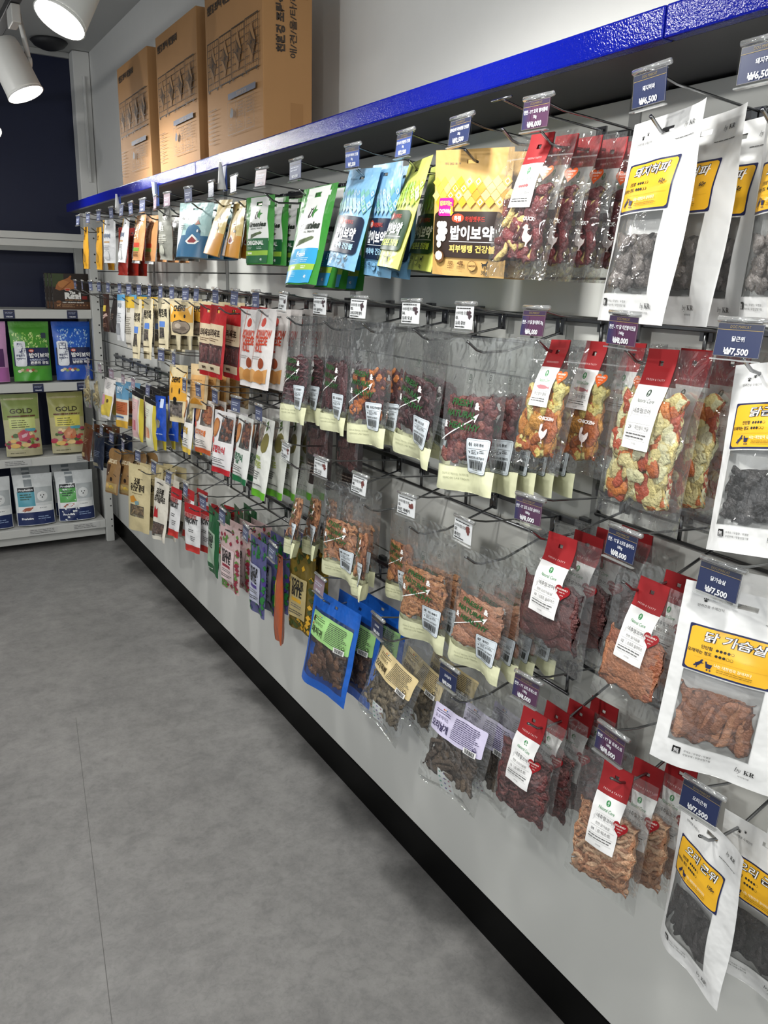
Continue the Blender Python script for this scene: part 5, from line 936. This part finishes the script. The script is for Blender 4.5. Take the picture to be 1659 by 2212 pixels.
b=g(140,225,'1f5a34',[('R',.16,.34,.66,.5,'9ab09a',4),('T','YOGUR',.49,.47,.22,'1f1f1f',.5),('T','BITE',.49,.57,.22,'1f1f1f',.4),('P',[(.1,.1),(.4,.05),(.5,.2),(.2,.25)],'2f7a44'),('L',.3,.92,.3,1,8,'c9d6c9')],seed=7,crk=.9); s='dark green pouch, bottom row'; slot('r4',2.58,Z4,('far',),s,'r4_dgrn'); hang('r4_dgrn',b,s,'dark green narrow-looking pouch left of the pink yogurt one, bottom row',3,.04,dy=-.01)
bj=lambda a1,a2,sd:g(108,182,'dcdcdc',[('R',0,0,1,.20,'b0262a'),('P',[(.0,.2),(.62,.2),(.5,.3),(0,.3)],'c98a84'),('T',a1,.45,.29,.2,'a04a4a',.7),('T',a2,.48,.39,.26,'1f1f1f',.8),('L',.4,.52,.3,2,7,'4a4a4a'),('L',.5,.66,.3,3,7,'6a6a6a'),('R',0,.86,1,.14,'b5302a')],seed=sd,crk=1,T=12,g=10,foot='b5302a')
b=bj('NUTRI BITES','HIP&JOINT',4); s='right-hand red and white pouch, bottom row'; slot('r4',2.76,Z4,('far',),s,'r4_jnt2'); hang('r4_jnt2',b,s,'red and white pouch with black lettering, right-hand one, bottom row',3,.04,dy=-.03)
b=bj('NUTRI BITES','SKIN&COAT',5); s='left-hand red and white pouch, bottom row'; slot('r4',2.96,Z4,('far',),s,'r4_jnt'); hang('r4_jnt',b,s,'red and white pouch with a slim orange side, left-hand one, bottom row',2,.04,dy=-.03)
b=g(140,245,'d9d4c6',[('T','검은콩',.5,.26,.24,'26221c',.5),('T','오리가슴살육포',.5,.36,.2,'26221c',.72),('P',[(.2,.52),(.3,.44),(.4,.5),(.5,.46),(.52,.62),(.24,.64)],'b0282c')],seed=6,win=(.1,.70,.9,.94),treat=('chip',['6b4a34','5a3d2c'],12),crk=1.8,rip=9); s='cream-white pouch with red picture, bottom row'; slot('r4',3.16,Z4,('far',),s,'r4_wht'); hang('r4_wht',b,s,'crumpled cream-white pouch with red hen picture, bottom row',2,.04)
b=g(160,280,'cdbf94',[('L',.3,.2,.4,1,6,'8a7f60'),('T','소복',.45,.29,.2,'2a241a',.26),('T','유산균 황태',.48,.38,.2,'2a241a',.62),('L',.25,.42,.5,1,6,'7a6f50'),('P',[(.15,.5),(.35,.46),(.5,.53),(.42,.56),(.22,.58)],'c98a32'),('P',[(.4,.54),(.6,.53),(.62,.58),(.45,.6)],'7a9aa0')],seed=7,win=(.18,.60,.80,.78),treat=('strip',['8a6f42','9a7f50','765d38'],14),crk=1.0); s='large cream pouch with black lettering, bottom row'; slot('r4',3.40,Z4,('far',),s,'r4_sobok'); hang('r4_sobok',b,s,'large cream pouch with black lettering and window of fish strips, bottom row',3,.045,dy=-.02)
slot('r4',3.65,Z4,('far',),'dog-shaped brown biscuit pouches, right-hand hook',None)
b=g(120,215,'8a6a42',[('T','BISCUIT',.5,.32,.2,'e6d6b4',.7),('P',[(.1,.36),(.45,.36),(.3,.62),(.08,.62)],'4a2f1c'),('E',.3,.55,.04,.025,'e6d6b4'),('E',.55,.68,.08,.05,'2a1c14'),('C',.7,.55,.85,.6,3,'3a2618'),('R',.06,.76,.88,.20,'a08a5c'),('E',.6,.86,.14,.05,'d9b84a'),('E',.3,.84,.16,.06,'c9a86a')],seed=8,crk=.8,wprof=[(0,.5),(.06,.85),(.18,.9),(.26,.72),(.34,1),(.7,.95),(1,1)]); s='dog-shaped brown biscuit pouch, bottom row'; slot('r4',3.86,Z4,('far',),s,'r4_bis'); hang('r4_bis',b,s,'brown dog-shaped biscuit pouch with a shaped top, bottom row',3,.045,dy=-.05)
b=g(140,182,'20283a',[('L',.2,.5,.6,4,8,'6a7488'),('R',.1,.84,.5,.1,'8a8470')],seed=9,crk=.8); s='navy pouch near the far end, bottom row'; slot('r4',4.06,Z4,('far',),s,'r4_navy'); hang('r4_navy',b,s,'dark navy pouch beside the brown one at the far end, bottom row',3,.04,dy=-.03)
b=g(120,192,'5a3020',[('L',.2,.4,.6,4,8,'9a7a60'),('R',.1,.8,.4,.12,'b09a70')],seed=3,crk=.8); s='reddish brown pouch at the far end, bottom row'; slot('r4',4.24,Z4,('far',),s,'r4_brn'); hang('r4_brn',b,s,'reddish brown pouch last at the far end, bottom row',3,.04,dy=-.03)
# folded paper flags hanging from the blue edge
def flag(y,label,white=True,h=.075):
    mb=MB(); c=paper('dcdedd' if white else 'c3cfe4'); n=10; vs=[];fs=[]
    for i in range(7):
        q=i/6; r=.004+.010*q if white else .011*(1-q*.5)
        for j in range(n+1):
            a=-2.2+4.4*j/n; vs.append((-r*math.cos(a)-.004,r*math.sin(a)+(.012*(1-q) if white else 0),-q*h))
    for i in range(6):
        for j in range(n): k_=i*(n+1)+j; fs.append((k_,k_+1,k_+n+2,k_+n+1))
    mb.add(vs,fs,c,True); o=mb.build('paper_flag'); o.location=(.888,y,1.862); tag(o,label,'paper flag')
    pm=MB(); bl=ink('2d4a94'); pm.box((.0045,-.016,-.078),(.0055,.016,-.002),bl); pm.build('blue_flap',o); return o
flag(2.40,'white curled paper flag below the joint in the blue edge'); flag(3.08,'pale blue folded paper flag below the farthest carton',False); flag(3.62,'white rolled paper flag near the far end of the blue edge')
